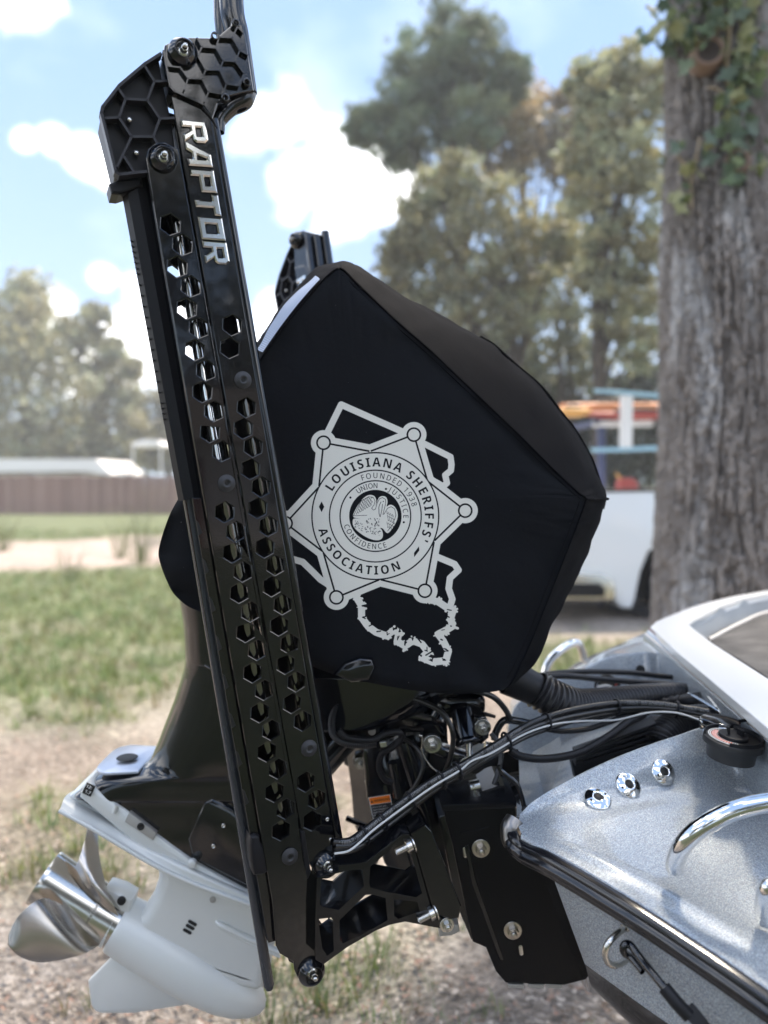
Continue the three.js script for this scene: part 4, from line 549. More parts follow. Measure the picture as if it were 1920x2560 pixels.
  obj('cable_cover', ext(PA.shape([[750, 2078], [760, 2076], [776, 2180], [768, 2196], [760, 2160]]), -0.01, 0.003, 0.001), M.plastic, g);
  if (!full) { boss(g, 455, 138, 0.0, 34); obj('mast_top', ext(PA.shape([[425, 130], [440, 110], [462, 104], [495, 116], [514, 130], [541, 300], [546, 330], [445, 380], [425, 240]]), -0.056, -0.001, 0.002), M.powder, g); for (const [dx, z, r] of [[-14, -0.008, 0.008], [-8, -0.028, 0.009], [-6, -0.05, 0.010]]) obj('channel_edge', tube([[524 + dx, 168], [545 + dx, 300], [598 + dx, 620]].map(([x, y]) => PA.p3(x, y, z)), r, 20, 14), M.gloss, g); return g; }
  // knuckle and the arm that leaves the top
  const kn = [[411, 115], [430, 105], [473, 96], [525, 97], [540, 97], [574, 68], [590, 60], [606, 62], [614, 100], [628, 193], [634, 230], [600, 236], [562, 246], [560, 262], [545, 262], [530, 300], [505, 266], [470, 250], [434, 234], [423, 222], [407, 135]];
  const knob = obj('knuckle', ext(PA.shape(kn), -0.05, 0.004, 0.003, 3), M.powder, g);
  const e2 = (list) => list.map(([a, b]) => [z1q(...a), z1q(...b)]);
  ribs(e2([[[960, 350], [1000, 420]], [[1000, 420], [1115, 430]], [[1115, 430], [1175, 535]], [[1115, 430], [1140, 340]], [[1140, 340], [1250, 345]], [[1250, 345], [1310, 450]], [[1310, 450], [1275, 540]], [[1275, 540], [1175, 535]], [[1175, 535], [1145, 610]], [[1145, 610], [1030, 610]], [[1030, 610], [965, 495]], [[965, 495], [1000, 420]], [[1275, 540], [1345, 640]], [[1345, 640], [1300, 740]], [[1300, 740], [1200, 725]], [[1200, 725], [1145, 610]], [[1030, 610], [1000, 685]], [[1000, 685], [885, 680]], [[885, 680], [820, 590]], [[820, 590], [725, 580]], [[1000, 685], [1055, 790]], [[885, 680], [855, 770]], [[1055, 790], [1020, 870]], [[1055, 790], [1170, 810]], [[1170, 810], [1200, 725]], [[1250, 345], [1290, 255]], [[1290, 255], [1335, 300]], [[1310, 450], [1375, 485]]]), 0.003, 0.012, 0.0022, M.powder, knob);
  const kr = [[407, 135], [423, 222], [434, 234], [470, 250], [505, 266]]; ribs(kr.slice(0, -1).map((p, i) => [p, kr[i + 1]]), 0.003, 0.009, 0.003, M.powder, knob);
  for (const [X, Y] of [[1280, 222], [1370, 708], [1110, 330], [1192, 835]]) { const c = PA.uv(...z1q(X, Y)); obj('bore', zlathe([[0.004, 0.009], [0.0062, 0.009], [0.0066, 0.007], [0.0066, 0]], c.x, c.y, 0.003, 20), M.powder, knob); }
  boss(g, 455, 138, 0.007, 35);
  const arm = [[578, -260], [578, 0], [592, 90], [606, 190], [612, 235]].map(([x, y]) => PA.p3(x, y, -0.016));
  obj('upper_arm', sweep(arm, 60, () => 0.019, 20), M.powder, g);
  obj('upper_arm_face', sweep([[556, -260], [556, 0], [560, 70], [565, 110]].map(([x, y]) => PA.p3(x, y, -0.03)), 30, () => 0.014, 16), M.powder, g);
  obj('arm_foot', sweep([[614, 225], [606, 250], [575, 268], [548, 300], [545, 330]].map(([x, y]) => PA.p3(x, y, -0.02)), 30, (t) => 0.018 - 0.008 * t, 16), M.gloss, g);
  obj('cable', tube([[507, 268], [530, 298], [543, 325], [549, 352]].map(([x, y], i) => PA.p3(x, y, 0.004 - i * 0.004)), 0.002, 24, 8), M.rubber, g);
  return g;
}
const nearAnchor = makeAnchor(PA.thing('shallow_water_anchor', 'tall black hexagon-perforated power anchor with extended top arm in front of the covered motor', 'anchor', 'power anchors at the stern'), true);
{ // the twin stands on the far side of the motor; its top bolt shows beside the cover
  const g = thing('shallow_water_anchor', 'black power anchor without a top arm, mostly hidden behind the motor cover', 'anchor', 'power anchors at the stern');
  g.rotation.set(0, -50 * Math.PI / 180, 0.06, 'YXZ'); g.updateMatrixWorld(true);
  const t = PA.p3(455, 138, 0), want = P(743, 601, 1.9); g.position.copy(want.sub(t.applyMatrix4(new THREE.Matrix4().makeRotationFromEuler(g.rotation)))); makeAnchor(g, false);
}
// honeycomb bracket between the near anchor and the jack plate
{
  const PB = new Plane(960, 2240, 1.23, 10 * Math.PI / 180), z = ([X, Y]) => [780 + X / 3.77, 2060 + Y / 3.77];
  const g = PB.thing('anchor_bracket', 'black open-web bracket bolted between the near anchor and the jack plate', 'bracket');
  const outer = [[846, 2176], [846, 2162], [913, 2155], [1005, 2086], [1024, 2084], [1034, 2108], [1080, 2272], [1122, 2312], [1117, 2324], [1090, 2320], [1013, 2305], [975, 2313], [939, 2328], [870, 2368], [809, 2412], [788, 2400], [788, 2291], [793, 2193]];
  const holes = [[[75, 520], [140, 480], [355, 425], [485, 420], [500, 590], [255, 820], [90, 790], [65, 760]], [[540, 400], [600, 350], [850, 130], [900, 130], [930, 230], [1048, 655], [985, 700], [700, 650], [545, 605], [530, 560]], [[250, 905], [500, 660], [570, 655], [700, 690], [722, 910], [480, 1050], [290, 1135], [250, 1095]], [[765, 700], [1000, 725], [1025, 830], [810, 905], [765, 870]], [[45, 890], [185, 872], [205, 900], [215, 1200], [140, 1255], [90, 1180]]].map((h) => h.map(z));
  obj('web_frame', ext(PB.shape(outer, holes), -0.09, 0, 0.0015, 2), M.gloss, g);
  obj('angle_plate', ext(PB.shape([[1026, 2080], [1062, 2058], [1078, 2075], [1152, 2262], [1146, 2292], [1122, 2296], [1084, 2280]]), -0.08, 0.004, 0.002), M.powder, g);
  for (const [a, b] of [[[990, 2131], [1030, 2112]], [[1046, 2301], [1086, 2281]]]) {
    const A = PB.p3(...a, 0.006), B = PB.p3(...b, 0.002), st = obj('stud', sweep([A, A.clone().lerp(B, 0.5), B], 60, (t, l) => 0.0052 + 0.0005 * Math.sin(l * 2 * Math.PI / 0.0015), 14), M.steel, g), dir = B.clone().sub(A).normalize();
    const nut = new THREE.CylinderGeometry(0.0098, 0.0098, 0.008, 6), ws = new THREE.CylinderGeometry(0.0125, 0.0125, 0.002, 24);
    obj('nut', along(nut, A.clone().lerp(B, 0.82), dir), M.steel, st); obj('washer', along(ws, A.clone().lerp(B, 1.06), dir), M.steel, st);
  }
  const c = PB.uv(1117, 2312); hexBolt(g, c.x, c.y, 0.0, 0.0075);
}
// ---------------------------------------------------------------- fabric motor cover with its printed emblem
const emblemTex = canvas(2048, 2048, (x, w, h) => {
  const k = 2048 / 1090, navy = '#080b11', cream = '#dad7cf';
  x.fillStyle = navy; x.fillRect(0, 0, w, h);
  const rr = rng(5); for (let i = 0; i < 90; i++) { x.fillStyle = `rgba(190,190,190,${0.25 + rr() * 0.5})`; const s = 0.8 + rr() * 1.8; x.fillRect(rr() * w, rr() * h, s, s * (0.6 + rr() * 2)); }   // lint
  // from here on: coordinates of an enlarged view of the print
  const s = 3.072, T = () => x.setTransform(k / s, 0, 0, k / s, (680 - 390) * k, (960 - 660) * k); T();
  const ln = (pts, c, lw, close) => { x.beginPath(); pts.forEach(([a, b], i) => i ? x.lineTo(a, b) : x.moveTo(a, b)); if (close) x.closePath(); x.strokeStyle = c; x.lineWidth = lw; x.lineJoin = x.lineCap = 'round'; x.stroke(); };
  const poly = (pts, c) => { x.beginPath(); pts.forEach(([a, b], i) => i ? x.lineTo(a, b) : x.moveTo(a, b)); x.closePath(); x.fillStyle = c; x.fill(); };
  const circ = (a, b, r, c) => { x.beginPath(); x.arc(a, b, r, 0, 7); x.fillStyle = c; x.fill(); };
  const ring = (a, b, r, c, lw) => { x.beginPath(); x.arc(a, b, r, 0, 7); x.strokeStyle = c; x.lineWidth = lw; x.stroke(); };
  // outline of the state
  ln([[430, 380], [535, 165], [1010, 375]], cream, 50);
  ln([[1165, 462], [1365, 562], [1373, 620], [1368, 665], [1325, 700], [1338, 760], [1310, 785], [1210, 730]], cream, 48);
  ln([[1240, 1310], [1395, 1375], [1425, 1420], [1360, 1480], [1350, 1560], [1378, 1640], [1360, 1700]], cream, 50);
  ln([[110, 1315], [165, 1335], [245, 1358], [320, 1430], [380, 1490], [450, 1535]], cream, 50);
  const coast = [[655, 1630], [690, 1690], [690, 1780], [740, 1850], [800, 1895], [880, 1925], [930, 1885], [975, 1900], [960, 1970], [1020, 2005], [1080, 1965], [1150, 1990], [1195, 2050], [1150, 2095], [1230, 2125], [1330, 2110], [1350, 2040], [1310, 1960], [1272, 1912], [1330, 1880], [1378, 1850], [1368, 1780], [1385, 1725], [1330, 1700], [1270, 1660], [1180, 1640]];
  ln(coast, cream, 54);
  for (const [a, b] of coast) for (let i = 0; i < 7; i++) { const t = rr() * 7, r = 18 + rr() * 22; ln([[a + Math.cos(t) * 12, b + Math.sin(t) * 12], [a + Math.cos(t) * r + 6 * rr(), b + Math.sin(t) * r]], cream, 9 + rr() * 12); }
  for (let i = 0; i < 46; i++) { const [a, b] = coast[1 + Math.floor(rr() * 22)], cx = 1010, cy = 1740, d = Math.hypot(cx - a, cy - b), ux = (cx - a) / d, uy = (cy - b) / d, o = 22 + rr() * 12; ln([[a + ux * o + (rr() - 0.5) * 30, b + uy * o + (rr() - 0.5) * 30], [a + ux * (o - 18), b + uy * (o - 18)]], navy, 5 + rr() * 6); }
  poly([[735, 1745], [760, 1740], [780, 1790], [760, 1775]], navy); ln([[1180, 2075], [1235, 2040], [1255, 2090], [1275, 2030], [1325, 2040]], navy, 10); ln([[1215, 1990], [1250, 2040], [1300, 2025]], navy, 26);
  // star
  const tips = [[402, 455], [1087, 393], [1477, 970], [1170, 1577], [500, 1625], [115, 1065]], inner = [[755, 520], [1190, 745], [1240, 1200], [830, 1490], [400, 1280], [368, 790]], O = [795, 1010];
  const star = []; tips.forEach((t, i) => star.push(t, inner[i]));
  poly(star, cream); ln(star, cream, 104, true); for (const t of tips) circ(...t, 96, cream); circ(...O, 486, cream);
  tips.forEach((t, i) => { for (const q of [inner[i], inner[(i + 5) % 6]]) ln([t, [t[0] + (q[0] - t[0]) * 0.97, t[1] + (q[1] - t[1]) * 0.97]], navy, 13); });
  circ(...O, 484, cream);
  for (const t of tips) { circ(...t, 56, navy); circ(...t, 43, cream); }
  ring(...O, 480, navy, 10); ring(...O, 347, navy, 9); ring(...O, 267, navy, 9); circ(...O, 198, navy);
  for (const [a, b] of [[388, 940], [1107, 1280]]) { const f = a < 500 ? 0 : 18; poly([[a + f, b - 40], [a + 20, b - f / 2], [a - f, b + 40], [a - 20, b + f / 2]], navy); }
  const arc = (txt, r, a0, a1, size, out, wt = 'bold') => { x.font = `${wt} ${size}px sans-serif`; x.fillStyle = navy; x.textAlign = 'center'; x.textBaseline = 'middle';
    const ws = [...txt].map((c) => x.measureText(c).width + size * 0.12), tot = ws.reduce((p, c) => p + c, 0); let acc = 0;
    [...txt].forEach((c, i) => { const t = (acc + ws[i] / 2) / tot; acc += ws[i]; const a = (a0 + (a1 - a0) * t) * Math.PI / 180; x.save(); x.translate(O[0] + r * Math.cos(a), O[1] + r * Math.sin(a)); x.rotate(a + (out ? Math.PI / 2 : -Math.PI / 2)); x.fillText(c, 0, 0); x.restore(); }); };
  arc("LOUISIANA SHERIFFS'", 408, -152, 29, 96, true); arc('ASSOCIATION', 412, 168, 62, 92, false);
  arc('FOUNDED 1938', 306, -112, -13, 58, true, 'normal'); arc('UNION', 230, -128, -85, 54, true, 'normal'); arc('JUSTICE', 230, -64, 6, 54, true, 'normal'); arc('CONFIDENCE', 230, 165, 68, 54, false, 'normal');
  for (const [a, b] of [[606, 870], [875, 805], [1010, 1057]]) circ(a, b, 8, navy);
  // bird with spread wings on its nest
  x.setTransform(k / 10.37, 0, 0, k / 10.37, (860 - 390) * k, (1200 - 660) * k);
  const blob = (pts) => { x.beginPath(); pts.forEach(([a, b], i) => { const n = pts[(i + 1) % pts.length], m = [(a + n[0]) / 2, (b + n[1]) / 2]; i ? x.quadraticCurveTo(a, b, ...m) : x.moveTo(...m); }); const [a, b] = pts[0], n = pts[1]; x.quadraticCurveTo(a, b, (a + n[0]) / 2, (b + n[1]) / 2); x.fillStyle = cream; x.fill(); };
  blob([[210, 960], [330, 700], [480, 480], [640, 370], [780, 390], [840, 480], [840, 600], [790, 720], [860, 560], [900, 440], [1000, 400], [1100, 430], [1140, 560], [1090, 700], [1180, 620], [1290, 650], [1380, 780], [1400, 960], [1300, 1180], [1150, 1370], [1080, 1340], [1000, 1220], [900, 1230], [640, 1100], [420, 980]]);
  blob([[230, 1010], [290, 970], [480, 1000], [700, 1120], [980, 1220], [1030, 1460], [900, 1560], [640, 1500], [380, 1330], [240, 1180]]);
  const L = (p, lw = 11) => ln(p, navy, lw);
  L([[260, 915], [440, 540], [640, 430], [760, 440], [810, 540], [780, 640], [720, 720], [770, 770], [820, 740], [860, 600], [920, 480], [1000, 450], [1080, 500], [1075, 620], [1040, 760], [1010, 880]]);
  L([[260, 915], [600, 900]], 9); L([[905, 700], [910, 850], [930, 930]], 14); L([[960, 560], [920, 640], [905, 700]], 14); L([[1000, 620], [980, 780], [940, 940]], 12); circ(1020, 548, 14, navy);
  L([[1030, 880], [1130, 720], [1220, 680], [1310, 740], [1340, 900], [1270, 1120], [1130, 1300]]);
  for (let r = 0; r < 5; r++) for (let i = 0; i < 7; i++) { const a = 330 + i * 58 + r * 26, b = 880 - r * 72 - i * 34; if (b > 480 && a < 730) L([[a, b], [a + 24, b - 62], [a + 50, b - 30]], 8); }
  for (let r = 0; r < 5; r++) for (let i = 0; i < 4; i++) { const a = 1110 + i * 48 + r * 14 - 40 * (r > 2), b = 800 + r * 88 + i * 24; if (a < 1320) L([[a, b], [a + 8, b + 70], [a + 34, b + 40]], 8); }
  for (let i = 0; i < 60; i++) { const t = rr(), a = 290 + t * 680, b = 1030 + t * 260 + rr() * 190; L([[a, b], [a + (rr() - 0.3) * 60, b + (rr() - 0.5) * 60]], 6 + rr() * 8); }
  for (let i = 0; i < 26; i++) { const a = 560 + rr() * 380, b = 960 + rr() * 200; L([[a, b], [a + 20 * rr(), b + 50 * rr()]], 10 + rr() * 8); }
  x.setTransform(1, 0, 0, 1, 0, 0);
  // pale grain of the heat print
  for (let i = 0; i < 5000; i++) { x.fillStyle = `rgba(${rr() > 0.5 ? '255,255,255' : '70,70,75'},0.05)`; x.fillRect(rr() * w, rr() * h, 3, 3); }
});
{
  const K = [[849, 671, 868, 663], [895, 712, 930, 688], [987, 799, 1036, 744], [1074, 875, 1145, 808], [1183, 978, 1240, 862], [1291, 1081, 1345, 955], [1385, 1175, 1440, 1065], [1446, 1232, 1505, 1195], [1464, 1248, 1517, 1246], [1447, 1300, 1506, 1290], [1429, 1347, 1479, 1347], [1390, 1446, 1437, 1446], [1345, 1560, 1382, 1556], [1306, 1650, 1345, 1640], [1262, 1722, 1290, 1690], [1150, 1735, 1160, 1690], [1050, 1728, 1050, 1690], [950, 1712, 940, 1670], [850, 1688, 850, 1650], [700, 1625, 720, 1580], [540, 1545, 600, 1500], [470, 1516, 530, 1480], [428, 1475, 495, 1440], [396, 1385, 452, 1375], [425, 1285, 470, 1290], [480, 1190, 520, 1200], [560, 1050, 575, 1055], [650, 902, 626, 893], [730, 792, 700, 770], [803, 706, 780, 690]];
  const D0 = 1.30, D1 = 1.50, cf = curve(K.map(([a, b]) => P(a, b, D0)), true, 0.35), cm = curve(K.map(([, , c, d]) => P(c, d, D1)), true, 0.35), N = 360;
  const ctr = P(920, 1250, D0), Fp = [], Mp = []; for (let i = 0; i < N; i++) { Fp.push(cf.getPoint(i / N)); Mp.push(cm.getPoint(i / N)); }
  const g = thing('motor_cover', 'black fitted canvas motor cover printed with a cream sheriff star emblem', 'cover', undefined, V3(ctr.x, ctr.y - 0.32, -1.55)), off = g.position;
  const wr = (p, s) => fbm(p.x * 6, p.y * 6, p.z * 6 + 3, 3) * s;
  // near side panel
  const pos = [], uv = [], idx = [], rings = [1, 0.985, 0.96, 0.93, 0.88, 0.82, 0.74, 0.65, 0.55, 0.44, 0.33, 0.22, 0.11, 0];
  const bulge = (s) => 0.016 * (1 - s ** 5);
  rings.forEach((s) => { for (let i = 0; i < N; i++) {
    const p = ctr.clone().lerp(Fp[i], s), edge = smooth(0.35, 0.95, s) * (1 - smooth(0.97, 1, s));
    const low = smooth(-0.05, -0.4, p.y - ctr.y) + smooth(-0.2, -0.36, p.x - ctr.x), z = -D0 + bulge(s) + fbm(p.x * 3.2, p.y * 3.2, 8, 2) * 0.014 * (1 - smooth(0.9, 1, s)) + wr(p, 0.022) * edge * (0.7 + 1.6 * low) + 0.0055 * fbm(i * 0.13, s * 9, 4, 3) * smooth(0.7, 0.95, s) * (1 - smooth(0.985, 1, s));
    pos.push(p.x - off.x, p.y - off.y, z - off.z); const px = CX + p.x * F / D0, py = CY - (p.y - H) * F / D0; uv.push((px - 390) / 1090, 1 - (py - 660) / 1090); } });
  for (let r = 0; r < rings.length - 1; r++) for (let i = 0; i < N; i++) { const a = r * N + i, b = r * N + (i + 1) % N, c = a + N, d = b + N; idx.push(a, c, b, b, c, d); }
  const side = Ph({ map: emblemTex, roughness: 0.75, specularIntensity: 0.3, bumpMap: M.fabric.bumpMap, bumpScale: 0.0004 });
  obj('side_panel', geom(pos, idx, uv), side, g);
  // crown panel that wraps to the far side, with soft folds
  const pos2 = [], uv2 = [], idx2 = [], n2 = 26;
  for (let r = 0; r <= n2; r++) for (let i = 0; i < N; i++) {
    const t = r / n2, m = 1 - Math.abs(2 * t - 1), e = 1 - (1 - m) ** 2.1, p = V3(lerp(Fp[i].x, Mp[i].x, e), lerp(Fp[i].y, Mp[i].y, e), -D0 - 0.5 * t);
    const o = V3(p.x - ctr.x, p.y - ctr.y, 0).normalize(), a = wr(p, 0.02) * Math.min(1, m * 6) + fbm(p.x * 16 + p.z * 8, p.y * 16, p.z * 22, 3) * 0.007 * Math.min(1, m * 5) + 0.0012 * Math.sin(i * 0.8 + 2 * Math.sin(i * 0.07)) * smooth(0, 0.05, m) * smooth(0.3, 0.08, m); p.addScaledVector(o, a);
    pos2.push(p.x - off.x, p.y - off.y, p.z - off.z); uv2.push(i / N * 2.4, t * 0.6);
  }
  for (let r = 0; r < n2; r++) for (let i = 0; i < N; i++) { const a = r * N + i, b = r * N + (i + 1) % N, c = a + N, d = b + N; idx2.push(a, b, c, b, d, c); }
  obj('crown_panel', geom(pos2, idx2, uv2), M.fabric, g);
  const far = new THREE.ShapeGeometry(new THREE.Shape(Fp.filter((_, i) => i % 3 === 0).map((p) => V2(p.x - off.x, p.y - off.y)))); far.translate(0, 0, -1.80 - off.z); obj('side_panel', far, M.fabric, g);
  const loc = (p, dz = 0) => V3(p.x - off.x, p.y - off.y, p.z - off.z + dz);
  // welts sewn along the panel joins
  const iAt = (k) => Math.round(k / K.length * N);
  obj('welt_seam', tube(Fp.slice(0, iAt(8)).map((p) => loc(p, 0.0015)), 0.0022, 160, 6), M.fabric, g);
  obj('welt_seam', tube(Fp.slice(iAt(26), N).map((p) => loc(p, 0.001)), 0.0018, 80, 6), M.fabric, g);
  obj('welt_seam', tube(Fp.slice(iAt(8), iAt(14)).map((p) => loc(p, 0.001)), 0.0018, 80, 6), M.fabric, g);
  const sm = []; for (let i = iAt(3.6); i <= iAt(8.6); i += 4) { const e = 0.93, p = V3(lerp(Fp[i].x, Mp[i].x, e), lerp(Fp[i].y, Mp[i].y, e), -D0 - 0.185); const o = V3(p.x - ctr.x, p.y - ctr.y, 0).normalize(); sm.push(loc(p.addScaledVector(o, wr(p, 0.02) + 0.002))); }
  obj('welt_seam', tube(sm, 0.003, 80, 6), M.fabric, g);
  for (const [k0, k1] of [[0.2, 8], [8.2, 13.8]]) obj('top_stitching', tube(Fp.slice(iAt(k0), iAt(k1)).map((p) => { const q = ctr.clone().lerp(p, 0.972); return loc(V3(q.x, q.y, -D0 + bulge(0.972) + fbm(q.x * 3.2, q.y * 3.2, 8, 2) * 0.014 * (1 - smooth(0.9, 1, 0.972))), 0.0012); }), 0.0009, 160, 5), M.fabric, g);
  const hz = []; for (let r = 0; r <= 13; r++) { const t = r / n2, q = r * N + iAt(8); hz.push(V3(pos2[q * 3], pos2[q * 3 + 1], pos2[q * 3 + 2]).add(V3(0.0025, 0, 0))); }
  obj('welt_seam', tube(hz, 0.0022, 40, 6), M.fabric, g);
  // webbing strap along the rear edge
  const sp = [], si = [], su = []; let c = 0; const i0 = iAt(27.2), i1 = iAt(28.98);
  for (let i = i0; i <= i1; i++) { for (const r of [0.35, 1.2, 2.2, 3.2]) { const t = r / n2, m = 2 * t, e = 1 - (1 - m) ** 2.1, p = V3(lerp(Fp[i].x, Mp[i].x, e), lerp(Fp[i].y, Mp[i].y, e), -D0 - 0.5 * t), o = V3(p.x - ctr.x, p.y - ctr.y, 0).normalize(); p.addScaledVector(o, wr(p, 0.02) * Math.min(1, m * 6) + 0.003).add(V3(0, 0, 0.001)); sp.push(p.x - off.x, p.y - off.y, p.z - off.z); su.push(c * 0.05, r / 3.2); } c++; }
  for (let i = 0; i < c - 1; i++) for (let j = 0; j < 3; j++) { const a = i * 4 + j; si.push(a, a + 4, a + 1, a + 1, a + 4, a + 5); }
  const webTex = noiseTex(64, (u, v) => { const s = 0.42 + 0.3 * Math.abs(Math.sin(v * Math.PI * 8)) + 0.12 * Math.sin(u * Math.PI * 16); return [s * 0.9, s * 0.98, s * 1.12]; }, true);
  webTex.repeat.set(6, 1);
  obj('webbing_strap', geom(sp, si, su), S({ map: webTex, roughness: 0.85 }), g);
  // latch tab at the bottom edge
  const q = (x, y, z = D0 - 0.012) => { const p = P(x, y, z); return V3(p.x - off.x, p.y - off.y, p.z - off.z); };
  obj('latch_tab', soft(ext(new THREE.Shape([[835, 1680], [862, 1650], [900, 1636], [932, 1640], [940, 1662], [925, 1695], [880, 1700]].map(([a, b]) => { const p = q(a, b, 1.3); return V2(p.x, p.y); })), -D0 - off.z + 0.002, -D0 - off.z + 0.022, 0.008, 4), 0.8), M.gloss, g);
}
// ---------------------------------------------------------------- bass boat stern
const boat = thing('bass_boat', 'silver metal-flake bass boat stern with white aft deck and black rub rail', 'boat');
{
  const g = boat, R = (r) => r.map((p) => P(...p));
  const near = [
    [[1300, 2034, 1.25], [1345, 1995, 1.275], [1440, 1942, 1.30], [1560, 1888, 1.35], [1690, 1842, 1.40], [1790, 1816, 1.43], [1865, 1862, 1.37], [1935, 1912, 1.29], [2010, 1960, 1.22]],
    [[1298, 2046, 1.24], [1360, 2020, 1.262], [1470, 1975, 1.287], [1590, 1926, 1.335], [1710, 1890, 1.38], [1815, 1884, 1.4], [1890, 1908, 1.345], [1975, 1950, 1.27], [2060, 2000, 1.2]],
    [[1297, 2056, 1.23], [1380, 2040, 1.24], [1490, 2012, 1.265], [1610, 1985, 1.31], [1730, 1970, 1.345], [1830, 1972, 1.355], [1915, 1990, 1.31], [2010, 2020, 1.24], [2110, 2060, 1.17]],
    [[1297, 2066, 1.218], [1395, 2072, 1.2], [1510, 2088, 1.19], [1630, 2096, 1.2], [1750, 2108, 1.2], [1855, 2124, 1.18], [1950, 2150, 1.14], [2050, 2180, 1.1], [2160, 2220, 1.06]],
    [[1300, 2076, 1.208], [1392, 2104, 1.17], [1508, 2152, 1.125], [1620, 2204, 1.095], [1735, 2262, 1.06], [1840, 2320, 1.02], [1940, 2380, 0.985], [2050, 2450, 0.95], [2180, 2540, 0.91]],
    [[1304, 2084, 1.20], [1385, 2130, 1.15], [1500, 2196, 1.09], [1600, 2256, 1.04], [1700, 2320, 1.0], [1800, 2386, 0.96], [1900, 2455, 0.925], [2020, 2540, 0.89], [2160, 2640, 0.86]],
  ].map(R);
  const form = (p, u, v) => { const e = (c, w, x) => Math.exp(-(((x - c) / w) ** 2)); p.y += 0.004 * e(0.52 - 0.06 * u, 0.05, v) * smooth(0.15, 0.4, u) - 0.006 * e(0.66, 0.09, v) * smooth(0.2, 0.55, u) + 0.004 * e(0.82, 0.05, v) * smooth(0.05, 0.2, u); return p; };
  const top = patch(near, 110, 90, form);
  obj('sponson_deck', top, M.flake, g);
  const at = top.userData.at, E = (u, v) => form(at(u, v), u, v);
  // outer edge drop to the rail, rail, transom face, bottom
  const outer = near[5], dn = (p, y, z = 0, x = 0) => V3(p.x + x, p.y - y, p.z + z);
  obj('deck_skirt', patch([outer, outer.map((p) => dn(p, 0.006, 0.003, -0.002)), outer.map((p) => dn(p, 0.012, 0.0, 0))], 60, 6), M.flake, g);
  const railPts = [P(1286, 2062, 1.25), P(1281, 2085, 1.225), P(1290, 2108, 1.205), P(1316, 2128, 1.19), ...outer.slice(1).map((p) => dn(p, 0.0135, 0.006, -0.006))];
  const railC = curve(railPts);
  const profile = (pts, prof, n, name, m) => { const c = curve(pts), pos = [], ix = [], k = prof.length; for (let i = 0; i <= n; i++) { const p = c.getPointAt(i / n), t = c.getTangentAt(i / n), o = V3(-t.z, 0, t.x).normalize(); if (o.z < 0 && o.x > 0) o.negate(); for (const [a, b] of prof) pos.push(p.x + o.x * a, p.y + b, p.z + o.z * a); } for (let i = 0; i < n; i++) for (let j = 0; j < k; j++) { const a = i * k + j, b = i * k + (j + 1) % k; ix.push(a, b, a + k, b, b + k, a + k); } return obj(name, geom(pos, ix), m, g); };
  const fine = (l) => new THREE.CatmullRomCurve3(l.map(([a, b]) => V3(a, b, 0)), true, 'catmullrom', 0.3).getPoints(64).slice(0, -1).map((p) => [p.x, p.y]);
  profile(railPts, fine([[-0.006, 0.012], [0.005, 0.0125], [0.009, 0.0105], [0.0105, 0.006], [0.0095, 0.003], [0.011, 0.001], [0.0135, -0.003], [0.0135, -0.008], [0.011, -0.012], [0.0095, -0.0135], [0.0095, -0.016], [0.006, -0.0195], [-0.006, -0.02]]), 200, 'rub_rail', M.rail);
  obj('rail_end_cap', sweep([[1288, 2048], [1278, 2068], [1276, 2095], [1282, 2110]].map(([x, y], i) => P(x, y, 1.235 - i * 0.006)), 20, (t) => 0.0165 - 0.004 * Math.abs(t - 0.4), 16), S({ color: C(0.25, 0.24, 0.23), roughness: 0.3, metalness: 1 }), g);
  const tf = outer.slice(1); const f0 = tf.map((p) => dn(p, 0.03, 0.0, -0.004)), f1 = tf.map((p) => dn(p, 0.10, -0.015, 0.012)), f2 = [P(1462, 2410, 1.17), P(1520, 2452, 1.11), P(1600, 2510, 1.06), P(1680, 2566, 1.02), P(1770, 2630, 0.99), P(1870, 2700, 0.96), P(2000, 2790, 0.93), P(2160, 2900, 0.9)];
  obj('transom_face', patch([f0, f0.map((p, i) => p.clone().lerp(f2[i], 0.5)), f2], 70, 20), M.flake, g);
  const f3 = f2.map((p, i) => dn(p, 0.05 + 0.05 * Math.min(1, i / 3), -0.015, 0.02 + 0.01 * i)), f4 = f2.map((p, i) => dn(p, 0.13 + 0.01 * i, -0.16, 0.10));
  obj('hull_bottom', patch([f2, f3, f4], 40, 16), M.gloss, g);
  obj('transom_side', patch([[f0[0], f0[0].clone().lerp(f2[0], 0.33), f0[0].clone().lerp(f2[0], 0.66), f2[0], f3[0]], [P(1330, 2120, 1.34), P(1370, 2220, 1.34), P(1410, 2340, 1.34), P(1450, 2420, 1.34), P(1470, 2480, 1.34)], [P(1330, 2110, 1.75), P(1360, 2200, 1.75), P(1400, 2300, 1.75), P(1430, 2400, 1.75), P(1450, 2450, 1.75)]], 16, 12), M.gloss, g);
  // splash well: port wall, floor, starboard side, bulkhead
  const inner = near[0];
  obj('well_wall', patch([inner.slice(0, 7), inner.slice(0, 7).map((p) => dn(p, 0.006, -0.008)), inner.slice(0, 7).map((p, i) => dn(p, 0.06 * Math.min(1, 0.2 + i * 0.3), -0.014)), inner.slice(0, 7).map((p, i) => dn(p, 0.16 * Math.min(1, 0.12 + i * 0.25), -0.03))], 50, 16), M.flake, g);
  obj('well_floor', patch([inner.slice(0, 7).map((p, i) => dn(p, 0.15 * Math.min(1, 0.12 + i * 0.25), -0.03)), [[1290, 1900, 1.80], [1340, 1890, 1.80], [1420, 1850, 1.82], [1500, 1820, 1.84], [1580, 1800, 1.85], [1640, 1790, 1.85], [1660, 1790, 1.84]].map((p) => P(...p))], 20, 8), M.flake, g);
